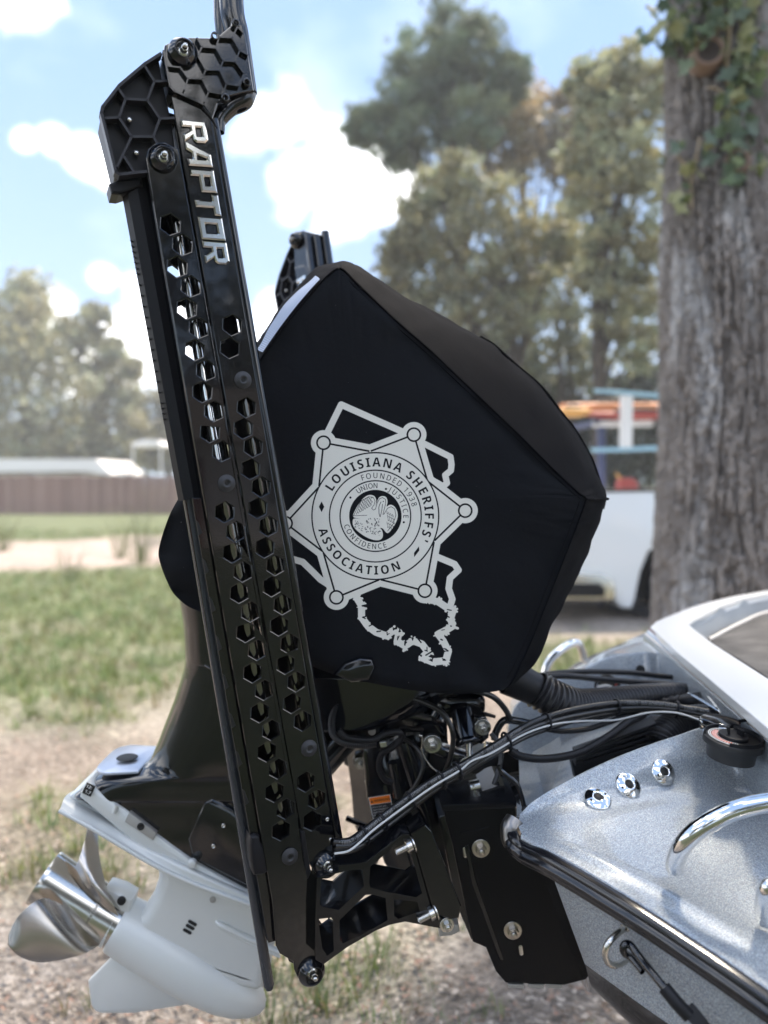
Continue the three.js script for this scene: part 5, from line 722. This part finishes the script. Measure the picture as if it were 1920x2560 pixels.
  obj('well_end_wall', patch([[[1330, 1880, 1.46], [1345, 1930, 1.44], [1360, 1990, 1.40], [1370, 2060, 1.38]], [[1370, 1860, 1.60], [1380, 1900, 1.60], [1395, 1950, 1.60], [1400, 2000, 1.60]], [[1400, 1840, 1.74], [1405, 1880, 1.74], [1415, 1920, 1.74], [1420, 1950, 1.74]]].map(R), 14, 14), M.flake, g);
  const arcIn = [[1268, 1850, 1.72], [1275, 1800, 1.75], [1300, 1752, 1.80], [1385, 1702, 1.85], [1452, 1676, 1.88], [1515, 1644, 1.92], [1575, 1632, 1.93], [1640, 1632, 1.91], [1690, 1652, 1.83]];
  obj('sponson_deck', patch([arcIn, [[1266, 1846, 1.74], [1273, 1790, 1.79], [1296, 1745, 1.86], [1382, 1694, 1.93], [1450, 1664, 1.98], [1510, 1630, 2.02], [1570, 1612, 2.04], [1630, 1604, 2.02], [1680, 1630, 1.92]], [[1264, 1840, 1.77], [1272, 1780, 1.84], [1290, 1738, 1.96], [1389, 1690, 2.10], [1456, 1650, 2.15], [1510, 1626, 2.18], [1557, 1607, 2.2], [1590, 1592, 2.21], [1620, 1580, 2.21]]].map(R), 60, 20), M.flake, g);
  obj('well_wall', patch([arcIn, arcIn.map(([x, y, d]) => [x + 2, y + 10, d - 0.004]), arcIn.map(([x, y, d]) => [x + 6, y + 70, d - 0.02]), arcIn.map(([x, y, d]) => [x + 10, y + 170, d - 0.04])].map(R), 60, 20), M.flake, g);
  obj('gunwale_drop', patch([[[1290, 1738, 1.96], [1389, 1690, 2.10], [1456, 1650, 2.15], [1557, 1607, 2.2], [1620, 1580, 2.21], [1720, 1530, 2.4]].map((p) => P(...p)), [[1300, 1850, 1.98], [1400, 1800, 2.12], [1470, 1760, 2.17], [1570, 1720, 2.22], [1640, 1700, 2.23], [1740, 1660, 2.42]].map((p) => P(...p))], 24, 6), M.flake, g);
  // bulkhead below the aft deck
  const crA = [[1614, 1585, 2.04], [1690, 1650, 1.80], [1780, 1728, 1.57], [1866, 1803, 1.385], [1925, 1854, 1.29], [2010, 1930, 1.17]], mrA = [[1622, 1573, 2.05], [1700, 1637, 1.80], [1790, 1712, 1.57], [1876, 1784, 1.385], [1935, 1834, 1.29], [2020, 1908, 1.17]];
  obj('bulkhead', patch([crA.map((p) => P(...p)), crA.map((p) => dn(P(...p), 0.01, 0, -0.006)), crA.map((p) => dn(P(...p), 0.10, 0, -0.012)), crA.map((p) => dn(P(...p), 0.24, 0, -0.02))], 60, 20), M.flake, g);
  obj('deck_coaming', patch([mrA.map((p) => P(...p)), mrA.map((p, i) => P(...p).lerp(P(...crA[i]), 0.5).add(V3(0, 0.001, 0))), crA.map((p) => P(...p))], 60, 6), M.flake, g);
  obj('cream_pinstripe', sweep(crA.map((p) => P(...p).add(V3(-0.001, 0.0016, 0))), 60, () => 0.0022, 8), M.cream, g);
  obj('maroon_pinstripe', sweep(mrA.map((p) => P(...p).add(V3(0, 0.001, 0))), 60, () => 0.0020, 8), M.maroon, g);
  // white aft deck with its carpeted hatch
  const yd = H - 0.385, pd = (x, y) => { const p = PY(x, y, 0.385); return V2(p.x, -p.z); }; // shape in x, depth
  const deck = new THREE.Shape([[1626, 1566], [1640, 1553], [1720, 1520], [1775, 1504], [1830, 1491], [1920, 1476], [2040, 1466], [2140, 1560], [2160, 2010], [2020, 1904], [1935, 1832], [1876, 1782], [1790, 1710], [1700, 1635]].map((p) => pd(...p)));
  deck.holes.push(new THREE.Path([[1717, 1562], [1735, 1550], [1800, 1516], [1860, 1496], [1930, 1482], [2040, 1476], [2110, 1560], [2110, 1800], [1920, 1700], [1780, 1610]].map((p) => pd(...p))));
  const dk = ext(deck, -0.02, 0, 0.003, 3, 10); dk.rotateX(-Math.PI / 2); dk.translate(0, yd, 0); obj('aft_deck', dk, M.gel, g);
  const hwl = [[1717, 1562], [1735, 1550], [1800, 1516], [1860, 1496], [1930, 1482], [2040, 1476]], low = (x, y) => { const p = PY(x, y, 0.385); return V3(p.x, H - 0.45, p.z + 0.02); };
  obj('hatch_frame', patch([hwl.map(([x, y]) => PY(x, y, 0.3855)), hwl.map(([x, y]) => low(x, y))], 40, 6), M.speckle, g);
  const lw2 = [[1717, 1562], [1780, 1610], [1920, 1700], [2110, 1800]]; obj('hatch_frame', patch([lw2.map(([x, y]) => PY(x, y, 0.3855)), lw2.map(([x, y]) => { const p = PY(x, y, 0.385); return V3(p.x + 0.01, H - 0.45, p.z - 0.005); })], 20, 5), M.speckle, g);
  const cp = (x, y) => { const p = PY(x, y, 0.43); return V2(p.x, -p.z); }, lid = new THREE.Shape([[1772, 1601], [1850, 1560], [1920, 1532], [2040, 1515], [2150, 1600], [2150, 1850], [1920, 1692], [1800, 1618]].map((p) => cp(...p)));
  const lg = ext(lid, -0.02, 0, 0.004, 3); lg.rotateX(-Math.PI / 2); lg.translate(0, H - 0.43, 0); obj('carpet_lid', lg, M.carpet, g);
  const fl = new THREE.Shape([[1717, 1570], [1860, 1500], [2040, 1480], [2150, 1560], [2150, 1850], [1920, 1705]].map((p) => pd(...p))); const fg = ext(fl, -0.01, 0, 0.001); fg.rotateX(-Math.PI / 2); fg.translate(0, H - 0.452, 0); obj('hatch_gutter', fg, M.speckle, g);
  obj('lid_edge', sweep([[1772, 1601], [1850, 1560], [1920, 1532], [2040, 1515]].map(([x, y]) => PY(x, y, 0.43).add(V3(0, 0.002, 0))), 30, () => 0.005, 8), M.cream, g);
  // polished fittings sunk into the sponson
  const surf = (px, py) => { let best = [0, 0], bd = 1e9; for (let i = 0; i <= 60; i++) for (let j = 0; j <= 60; j++) { const p = E(i / 60 * 0.7, j / 60), X = CX + p.x * F / -p.z, Y = CY - (p.y - H) * F / -p.z, d = (X - px) ** 2 + (Y - py) ** 2; if (d < bd) { bd = d; best = [i / 60 * 0.7, j / 60]; } }
    const [u, v] = best, p = E(u, v), a = E(u + 0.02, v).sub(p), b = E(u, Math.min(1, v + 0.02)).sub(p), n = b.cross(a).normalize(); if (n.y < 0) n.negate(); return [p, n]; };
  const dir0 = V3(-0.12, 0.70, 0.70).normalize();
  for (const [x, y] of [[1491, 2001], [1572, 1967], [1655, 1932]]) {
    const [p, n] = surf(x, y), nn = n.lerp(dir0, 0.3).normalize(), e = obj('drain_fitting', along(lathe([[0.0066, 0.000], [0.0068, 0.0042], [0.0084, 0.0054], [0.0104, 0.0050], [0.0160, 0.0032], [0.0204, 0.0012], [0.0218, 0.000], [0.0220, -0.002], [0.0216, -0.010]], 44), p.clone().addScaledVector(nn, 0.006), nn), M.chrome, g);
    obj('bore', along(lathe([[0, 0.0035], [0.0069, 0.0035], [0.0069, 0]], 24), p.clone().addScaledVector(nn, 0.006), nn), M.dark, e);
    for (const s of [-1, 1]) { const t = V3(1, 0, 0).addScaledVector(nn, -nn.x).normalize().applyAxisAngle(nn, 0.45).multiplyScalar(0.0145 * s); obj('screw_hole', along(lathe([[0, 0.0006], [0.0020, 0.0004], [0.002, -0.002]], 14), p.clone().add(t).addScaledVector(nn, 0.0098), nn), M.dark, e); }
  }
  // grab handles
  const gh = (pts, r, n = 50) => obj('grab_handle', sweep(pts.map((p) => P(...p)), n, () => r, 20), M.chrome, g);
  gh([[1686, 2170, 1.085], [1690, 2146, 1.075], [1712, 2106, 1.06], [1760, 2064, 1.05], [1830, 2028, 1.045], [1920, 2006, 1.04], [2010, 2006, 1.03], [2090, 2040, 1.02], [2130, 2100, 1.02], [2140, 2180, 1.03]], 0.0128, 80);
  gh([[1912, 2300, 1.02], [1908, 2262, 1.0], [1916, 2226, 0.985], [1945, 2206, 0.98], [2020, 2210, 0.97], [2100, 2260, 0.96], [2110, 2330, 0.96]], 0.0105, 50);
  gh([[1352, 1716, 2.14], [1360, 1690, 2.14], [1372, 1656, 2.14], [1396, 1630, 2.14], [1430, 1608, 2.16], [1448, 1612, 2.18], [1458, 1636, 2.2], [1460, 1660, 2.2]], 0.0115, 60);
  // rigging plate on the bulkhead, boots, wells
  const onB = (t, drop, out = 0.004) => { const c = curve(crA.map((p) => P(...p))), p = c.getPoint(t), q = c.getTangent(t); const n = V3(-Math.abs(q.z), 0, -q.x * Math.sign(q.z)).normalize(); if (n.x > 0) n.negate(); return [V3(p.x - 0.008 - drop * 0.03, p.y - drop, p.z).addScaledVector(n, out), n, q.normalize()]; };
  { const [p, n, q] = onB(0.40, 0.055, 0.006), s = new THREE.Shape(); const w = 0.075, h = 0.035, r = 0.014; s.moveTo(-w + r, -h); s.lineTo(w - r, -h); s.quadraticCurveTo(w, -h, w, -h + r); s.lineTo(w, h - r); s.quadraticCurveTo(w, h, w - r, h); s.lineTo(-w + r, h); s.quadraticCurveTo(-w, h, -w, h - r); s.lineTo(-w, -h + r); s.quadraticCurveTo(-w, -h, -w + r, -h);
    const pl = obj('rigging_plate', ext(s, -0.004, 0.004, 0.002, 3), M.chrome, g); pl.position.copy(p); pl.lookAt(p.clone().add(n)); }
  const boot = (pts, r0, r1, name = 'cable_boot') => obj(name, sweep(pts.map((p) => P(...p)), 120, (t, l) => lerp(r0, r1, t) * (t > 0.62 ? 1 : 0.86 + 0.16 * (Math.sin(t * 38) > 0 ? 1 : 0)), 20), M.rubber, g);
  boot([[1604, 1754, 1.72], [1650, 1738, 1.71], [1700, 1728, 1.71], [1738, 1724, 1.70]], 0.009, 0.0165);
  boot([[1640, 1762, 1.66], [1680, 1756, 1.65], [1715, 1754, 1.63], [1752, 1752, 1.62]], 0.010, 0.018);
  for (const [x, y, d] of [[1695, 1694, 1.80], [1708, 1712, 1.76], [1778, 1782, 1.55], [1794, 1784, 1.52]]) obj('grommet', along(lathe([[0, 0.006], [0.007, 0.006], [0.012, 0.003], [0.0135, -0.002]], 20), P(x, y, d), V3(-1, 0.2, 0.25)), M.rubber, g);
  obj('drain_cover', along(lathe([[0, 0.001], [0.011, 0.001], [0.0115, 0]], 20), P(1598, 1672, 1.905).add(V3(0, 0, 0.01)), V3(0, 0.25, 1)), M.dark, g);
  const rb = obj('battery_switch', along(lathe([[0, -0.002], [0.026, -0.002], [0.029, 0.004], [0.033, 0.004], [0.034, 0]], 32), P(1518, 1722, 1.885), V3(0, 0.2, 1)), M.dark, g);
  obj('lead', tube([[1498, 1742], [1515, 1730], [1532, 1734], [1545, 1742]].map(([x, y]) => P(x, y, 1.865)), 0.004, 20, 8), M.red, rb); obj('lead', tube([[1536, 1738], [1540, 1712], [1548, 1705]].map(([x, y]) => P(x, y, 1.868)), 0.0025, 20, 8), M.red, rb); obj('lead', tube([[1494, 1718], [1515, 1714], [1530, 1718]].map(([x, y]) => P(x, y, 1.868)), 0.003, 20, 8), M.wire, rb);
  obj('vent_louver', [0, 1, 2, 3].map((i) => flat([[1440, 1880 + i * 10], [1640, 1808 + i * 14], [1640, 1815 + i * 14], [1440, 1887 + i * 10]], 1.50 + i * 0.006, 0.03, 0.001)), M.plastic, g);
  obj('well_tray', flat([[1430, 1905], [1470, 1868], [1640, 1800], [1760, 1800], [1760, 1870], [1560, 1920], [1440, 1950]], 1.54, 0.03, 0.004), M.plastic, g);
  // tie-down eye on the transom
  const eye = obj('tie_down_eye', tube([[1568, 2316, 1.065], [1546, 2332, 1.045], [1522, 2356, 1.03], [1513, 2384, 1.03], [1522, 2408, 1.035], [1545, 2412, 1.045], [1572, 2394, 1.06], [1590, 2380, 1.07]].map((p) => P(...p)), 0.0044, 60, 14), M.steel, g);
  { const pl = obj('eye_plate', new THREE.CapsuleGeometry(0.010, 0.040, 6, 18), M.steel, eye); const p = P(1583, 2352, 1.075); pl.position.copy(p); pl.scale.set(1, 1, 0.25); pl.rotation.set(0, -0.9, 0.38, 'YXZ'); obj('nut', along(new THREE.CylinderGeometry(0.008, 0.008, 0.007, 6), P(1566, 2320, 1.06), V3(-0.7, -0.3, 0.6)), M.steel, eye); obj('nut', along(new THREE.CylinderGeometry(0.007, 0.007, 0.006, 6), P(1588, 2368, 1.062), V3(-0.7, -0.3, 0.6)), M.steel, eye); }
  rebase(g, P(1600, 2450, 1.3));
}
{ // strap hooked on the eye
  const g = thing('tie_down_strap', 'black coated hook and strap hanging from the steel tie-down eye', 'strap');
  obj('hook', tube([[1575, 2392, 1.04], [1560, 2380, 1.03], [1560, 2364, 1.028], [1575, 2362, 1.03], [1600, 2394, 1.015], [1640, 2444, 0.985], [1668, 2478, 0.97]].map((p) => P(...p)), 0.0052, 50, 14), M.gloss, g);
  obj('hook_tip', tube([[1575, 2392, 1.03], [1592, 2412, 1.02], [1606, 2430, 1.01]].map((p) => P(...p)), 0.0042, 16, 12), M.gloss, g);
  obj('sleeve', sweep([[1660, 2468, 0.972], [1690, 2505, 0.962], [1722, 2540, 0.955]].map((p) => P(...p)), 20, () => 0.0085, 14), M.rubber, g);
  obj('webbing', (() => { const a = [P(1700, 2526, 0.958), P(1740, 2575, 0.945), P(1800, 2660, 0.93)], b = [P(1732, 2506, 0.962), P(1775, 2560, 0.95), P(1835, 2650, 0.935)]; return patch([a, b], 12, 2); })(), M.rubber, g);
  rebase(g, P(1722, 2540, 1.02));
}
// ---------------------------------------------------------------- hoses, cables and ties
const pathOf = (l) => l.map((p) => P(...p));
function hose(name, label, cat, pts, r, mat = M.rubber, group, n = 110) { const v = pathOf(pts); return tag(obj(name, sweep(v, n, () => r, 14), mat), label, cat, group); }
const spine = [[832, 2112, 1.20], [870, 2112, 1.215], [905, 2092, 1.235], [985, 2032, 1.27], [1080, 1964, 1.30], [1160, 1918, 1.325], [1240, 1868, 1.35], [1310, 1826, 1.38], [1380, 1800, 1.42], [1460, 1780, 1.455], [1560, 1766, 1.485], [1650, 1768, 1.495], [1720, 1778, 1.49], [1776, 1788, 1.475]];
const shift = (l, dx, dy, dd, w = 0, ph = 0) => l.map(([x, y, d], i) => [x + dx + w * Math.sin(i * 1.3 + ph), y + dy + w * Math.cos(i * 1.1 + ph), d + dd]);
const hoseText = canvas(2048, 64, (x) => { x.fillStyle = '#0d0d0f'; x.fillRect(0, 0, 2048, 64); x.fillStyle = '#8a8a8a'; x.font = '22px sans-serif'; x.fillText('- 3300PSI - MAX WORKING PRESSURE - 3300PSI - HYDRAULIC - MAX WORKING PRESSURE - 3300PSI - MAX WORKING PRESSURE -', 30, 26); });
hoseText.wrapS = hoseText.wrapT = THREE.RepeatWrapping; hoseText.repeat.set(1.6, 1);
const hydraulic = S({ map: hoseText, roughness: 0.35 }), hoseM = Ph({ color: C(0.008), roughness: 0.3, clearcoat: 0.3, clearcoatRoughness: 0.2 });
hose('hydraulic_hose', 'black hydraulic hose with white lettering, topmost in the tied bundle', 'hose', shift(spine, -2, -9, -0.004, 1.5, 0), 0.0055, hydraulic, undefined, 160);
hose('hydraulic_hose', 'glossy black hydraulic hose in the middle of the tied bundle', 'hose', shift(spine, 2, 3, -0.004, 1.5, 2), 0.0052, hoseM, undefined, 160);
hose('hydraulic_hose', 'glossy black hydraulic hose lowest in the tied bundle', 'hose', shift(spine, 4, 14, 0.003, 2, 4), 0.005, hoseM, undefined, 160);
hose('hydraulic_hose', 'thin black hose at the back of the tied bundle', 'hose', shift(spine, 0, 6, 0.014, 2.5, 1), 0.0048, hoseM, undefined, 160);
hose('white_wire', 'thin white wire tied along the black hose bundle', 'wire', [[836, 2134, 1.195], [870, 2128, 1.20], [900, 2106, 1.215], [930, 2078, 1.232], [985, 2036, 1.256], [1080, 1968, 1.285], [1150, 1926, 1.31], [1180, 1902, 1.318], [1230, 1882, 1.335], [1310, 1836, 1.365], [1380, 1812, 1.405], [1450, 1803, 1.44], [1540, 1800, 1.465], [1620, 1782, 1.472], [1690, 1782, 1.468], [1750, 1800, 1.45], [1772, 1806, 1.45]], 0.0017, M.wire, undefined, 160);
[[920, 2098, 1.228], [962, 2058, 1.25], [1030, 2004, 1.27], [1112, 1954, 1.298], [1152, 1934, 1.315], [1276, 1858, 1.35], [1378, 1812, 1.40], [1550, 1782, 1.468], [1700, 1786, 1.47]].forEach(([x, y, d], i) => {
  const c = curve(pathOf(spine)), p = P(x, y, d); let t = 0, bd = 9; for (let k = 0; k <= 200; k++) { const e = c.getPoint(k / 200).distanceTo(p); if (e < bd) { bd = e; t = k / 200; } }
  const z = obj('zip_tie', (() => { const q = new THREE.TorusGeometry(0.0128, 0.0017, 6, 28); q.scale(0.95, 1.15, 1.6); return q; })(), M.plastic); z.position.copy(c.getPoint(t)); z.lookAt(z.position.clone().add(c.getTangent(t)));
  const hd = obj('tie_head', box(0.0055, 0.006, 0.005), M.plastic, z); hd.position.set(0, -0.0145, 0.001);
  tag(z, 'small black cable tie cinched round the hose bundle', 'cable tie', 'cable ties on the hose bundle');
});
function corrugated(name, label, pts, r0, r1, pitch, mat = M.rubber, n = 420) { return tag(obj(name, sweep(pathOf(pts), n, (t, l) => lerp(r0, r1, t) * (1 + 0.10 * Math.sin(l * 2 * Math.PI / pitch)), 24), mat), label, 'hose'); }
const ribM = S({ color: C(0.018, 0.018, 0.021), roughness: 0.36 });
corrugated('rigging_hose', 'thick black corrugated rigging hose from the motor cover into the splash well', [[1340, 1722, 1.50], [1368, 1738, 1.50], [1400, 1752, 1.51], [1445, 1764, 1.54], [1515, 1756, 1.60], [1600, 1742, 1.66], [1690, 1732, 1.71], [1728, 1728, 1.72]], 0.034, 0.020, 0.0115, ribM, 560);
corrugated('drain_hose', 'black corrugated hose curving down under the bulkhead in the splash well', [[1650, 1860, 1.50], [1662, 1836, 1.51], [1690, 1812, 1.53], [1730, 1800, 1.545], [1790, 1796, 1.55]], 0.027, 0.026, 0.007, ribM, 300);
corrugated('wire_loom', 'slim black corrugated wire loom hanging below the motor cover', [[884, 1700, 1.42], [862, 1732, 1.42], [836, 1775, 1.415], [829, 1815, 1.41], [838, 1842, 1.41], [866, 1858, 1.41], [905, 1862, 1.415], [940, 1858, 1.42]], 0.0062, 0.0068, 0.0034, ribM, 420);
hose('control_cable', 'black sheathed cable clipped beside the wire loom under the cover', 'cable', [[846, 1826, 1.405], [870, 1845, 1.405], [930, 1850, 1.41], [960, 1836, 1.415], [992, 1830, 1.415], [1004, 1842, 1.42], [985, 1866, 1.42], [955, 1885, 1.425], [948, 1920, 1.43], [962, 1948, 1.435], [980, 1955, 1.44]], 0.0058);
tag(obj('cable_clip', flat([[949, 1856], [966, 1854], [968, 1868], [951, 1870]], 1.405, 0.004, 0.0008), M.steel), 'small steel clip screwed over the black cable', 'clip');
hose('steering_hose', 'thin black steering hose, upper of the pair above the corrugated hose', 'hose', [[1345, 1690, 1.62], [1400, 1682, 1.66], [1473, 1679, 1.72], [1579, 1682, 1.78], [1650, 1690, 1.80], [1697, 1695, 1.80]], 0.0062);
hose('steering_hose', 'thin black steering hose, lower of the pair above the corrugated hose', 'hose', [[1345, 1692, 1.60], [1420, 1690, 1.64], [1500, 1698, 1.70], [1600, 1706, 1.74], [1708, 1713, 1.76]], 0.0066);
hose('fuel_hose', 'thick black fuel hose sagging across the splash well under the tied bundle', 'hose', [[1276, 1876, 1.40], [1300, 1890, 1.40], [1347, 1897, 1.41], [1400, 1893, 1.42], [1456, 1878, 1.43], [1520, 1842, 1.45], [1570, 1806, 1.47], [1610, 1786, 1.49]], 0.0072);
hose('trim_hose', 'slim black hose looping low behind the tied bundle', 'hose', [[1360, 1822, 1.44], [1410, 1828, 1.46], [1470, 1822, 1.47], [1520, 1806, 1.48], [1560, 1792, 1.49], [1620, 1782, 1.51]], 0.005);
hose('engine_cable', 'black cable curving down over the swivel arm beside the steering link', 'cable', [[1000, 1738, 1.43], [1060, 1756, 1.42], [1108, 1784, 1.415], [1132, 1836, 1.41], [1124, 1900, 1.415], [1098, 1960, 1.43]], 0.0048, hoseM);
hose('engine_cable', 'thin black cable looping beside the tilt tube', 'cable', [[1012, 1992, 1.43], [1040, 1962, 1.42], [1058, 1912, 1.42], [1040, 1868, 1.43], [1002, 1842, 1.45]], 0.0038, hoseM);
hose('engine_cable', 'black cable running over the steering cylinder below the cover', 'cable', [[1070, 1742, 1.45], [1130, 1728, 1.44], [1182, 1726, 1.44], [1232, 1742, 1.45], [1262, 1772, 1.46], [1276, 1800, 1.46]], 0.0055, hoseM);
hose('engine_cable', 'short black cable dropping from the steering fitting towards the jack plate', 'cable', [[1228, 1834, 1.43], [1244, 1856, 1.42], [1252, 1890, 1.41], [1246, 1930, 1.40], [1232, 1968, 1.39]], 0.0045, hoseM);
// ---------------------------------------------------------------- gadget and cap lying on the sponson
{
  const g = thing('depth_dial', 'black oval dial with orange and white markings standing on the boat sponson', 'dial', undefined, P(1832, 1852, 1.315));
  const s = V2(0.047, 0.026), ring = (a) => V3(Math.cos(a) * s.x, 0, -Math.sin(a) * s.x * 0.95);
  const wall = [], ix = [], n = 64; for (let i = 0; i <= n; i++) { const a = -2.25 + i / n * 5.0, c = ring(a), k = 0.93; for (const [q, y] of [[1, -0.004], [1.0, 0.013], [k, 0.013], [k, 0.002]]) wall.push(c.x * q, y * (0.85 + 0.15 * Math.cos(a)), c.z * q); }
  for (let i = 0; i < n; i++) for (let j = 0; j < 3; j++) { const a = i * 4 + j; ix.push(a, a + 4, a + 1, a + 1, a + 4, a + 5); }
  obj('hood', geom(wall, ix), M.plastic, g);
  const face = obj('dial_face', lathe([[0, 0.005], [0.045, 0.005], [0.0472, 0.003], [0.0472, -0.006], [0.040, -0.010], [0.038, -0.030]], 48), S({ color: C(0.02), roughness: 0.5 }), g);
  const fp = new THREE.PlaneGeometry(0.078, 0.076); fp.rotateX(-Math.PI / 2); fp.translate(0, 0.0065, 0);
  const disk = new THREE.CircleGeometry(0.0435, 40); disk.rotateX(-Math.PI / 2); disk.translate(0, 0.0058, 0);
  obj('dial_print', disk, S({ roughness: 0.5, map: canvas(256, 256, (x) => { x.fillStyle = '#121214'; x.fillRect(0, 0, 256, 256); x.lineWidth = 26; x.strokeStyle = '#c8441c'; x.beginPath(); x.arc(128, 128, 88, 2.2, 4.4); x.stroke(); x.strokeStyle = '#dcdcd6'; x.lineWidth = 5; for (const r of [70, 106, 114]) { x.beginPath(); x.arc(128, 128, r, 1.9, 5.8); x.stroke(); } for (let i = 0; i < 30; i++) { const a = 1.9 + i * 0.13; x.beginPath(); x.moveTo(128 + 76 * Math.cos(a), 128 + 76 * Math.sin(a)); x.lineTo(128 + 100 * Math.cos(a), 128 + 100 * Math.sin(a)); x.stroke(); } }) }), face);
  obj('knob', lathe([[0, 0.012], [0.022, 0.012], [0.024, 0.010], [0.024, 0.006]], 36), M.plastic, g); obj('pin', cyl(V3(-0.010, 0.012, 0.002), V3(-0.012, 0.024, 0.0), 0.0022, 0.003), M.plastic, g); obj('pin', box(0.006, 0.011, 0.012, 0.010, 0.016, 0.004), M.plastic, g);
  g.rotation.set(0.10, 0.15, -0.10);
  const c = thing('round_cap', 'round black lid with chrome rim and loop beside the oval dial', 'cap', undefined, P(1800, 1812, 1.385));
  obj('lid', lathe([[0, 0.012], [0.030, 0.011], [0.034, 0.008], [0.034, 0.005]], 44), M.gloss, c); obj('rim', lathe([[0.033, 0.005], [0.035, 0.003], [0.035, -0.008], [0.031, -0.014]], 44), M.chrome, c);
  obj('loop', tube([V3(0.028, 0.009, 0.004), V3(0.046, 0.012, 0.006), V3(0.056, 0.006, 0.010), V3(0.056, -0.004, 0.012), V3(0.044, 0.002, 0.014)], 0.003, 24, 8), M.rubber, c); c.rotation.z = -0.06;
}
renderer.render(scene, camera);
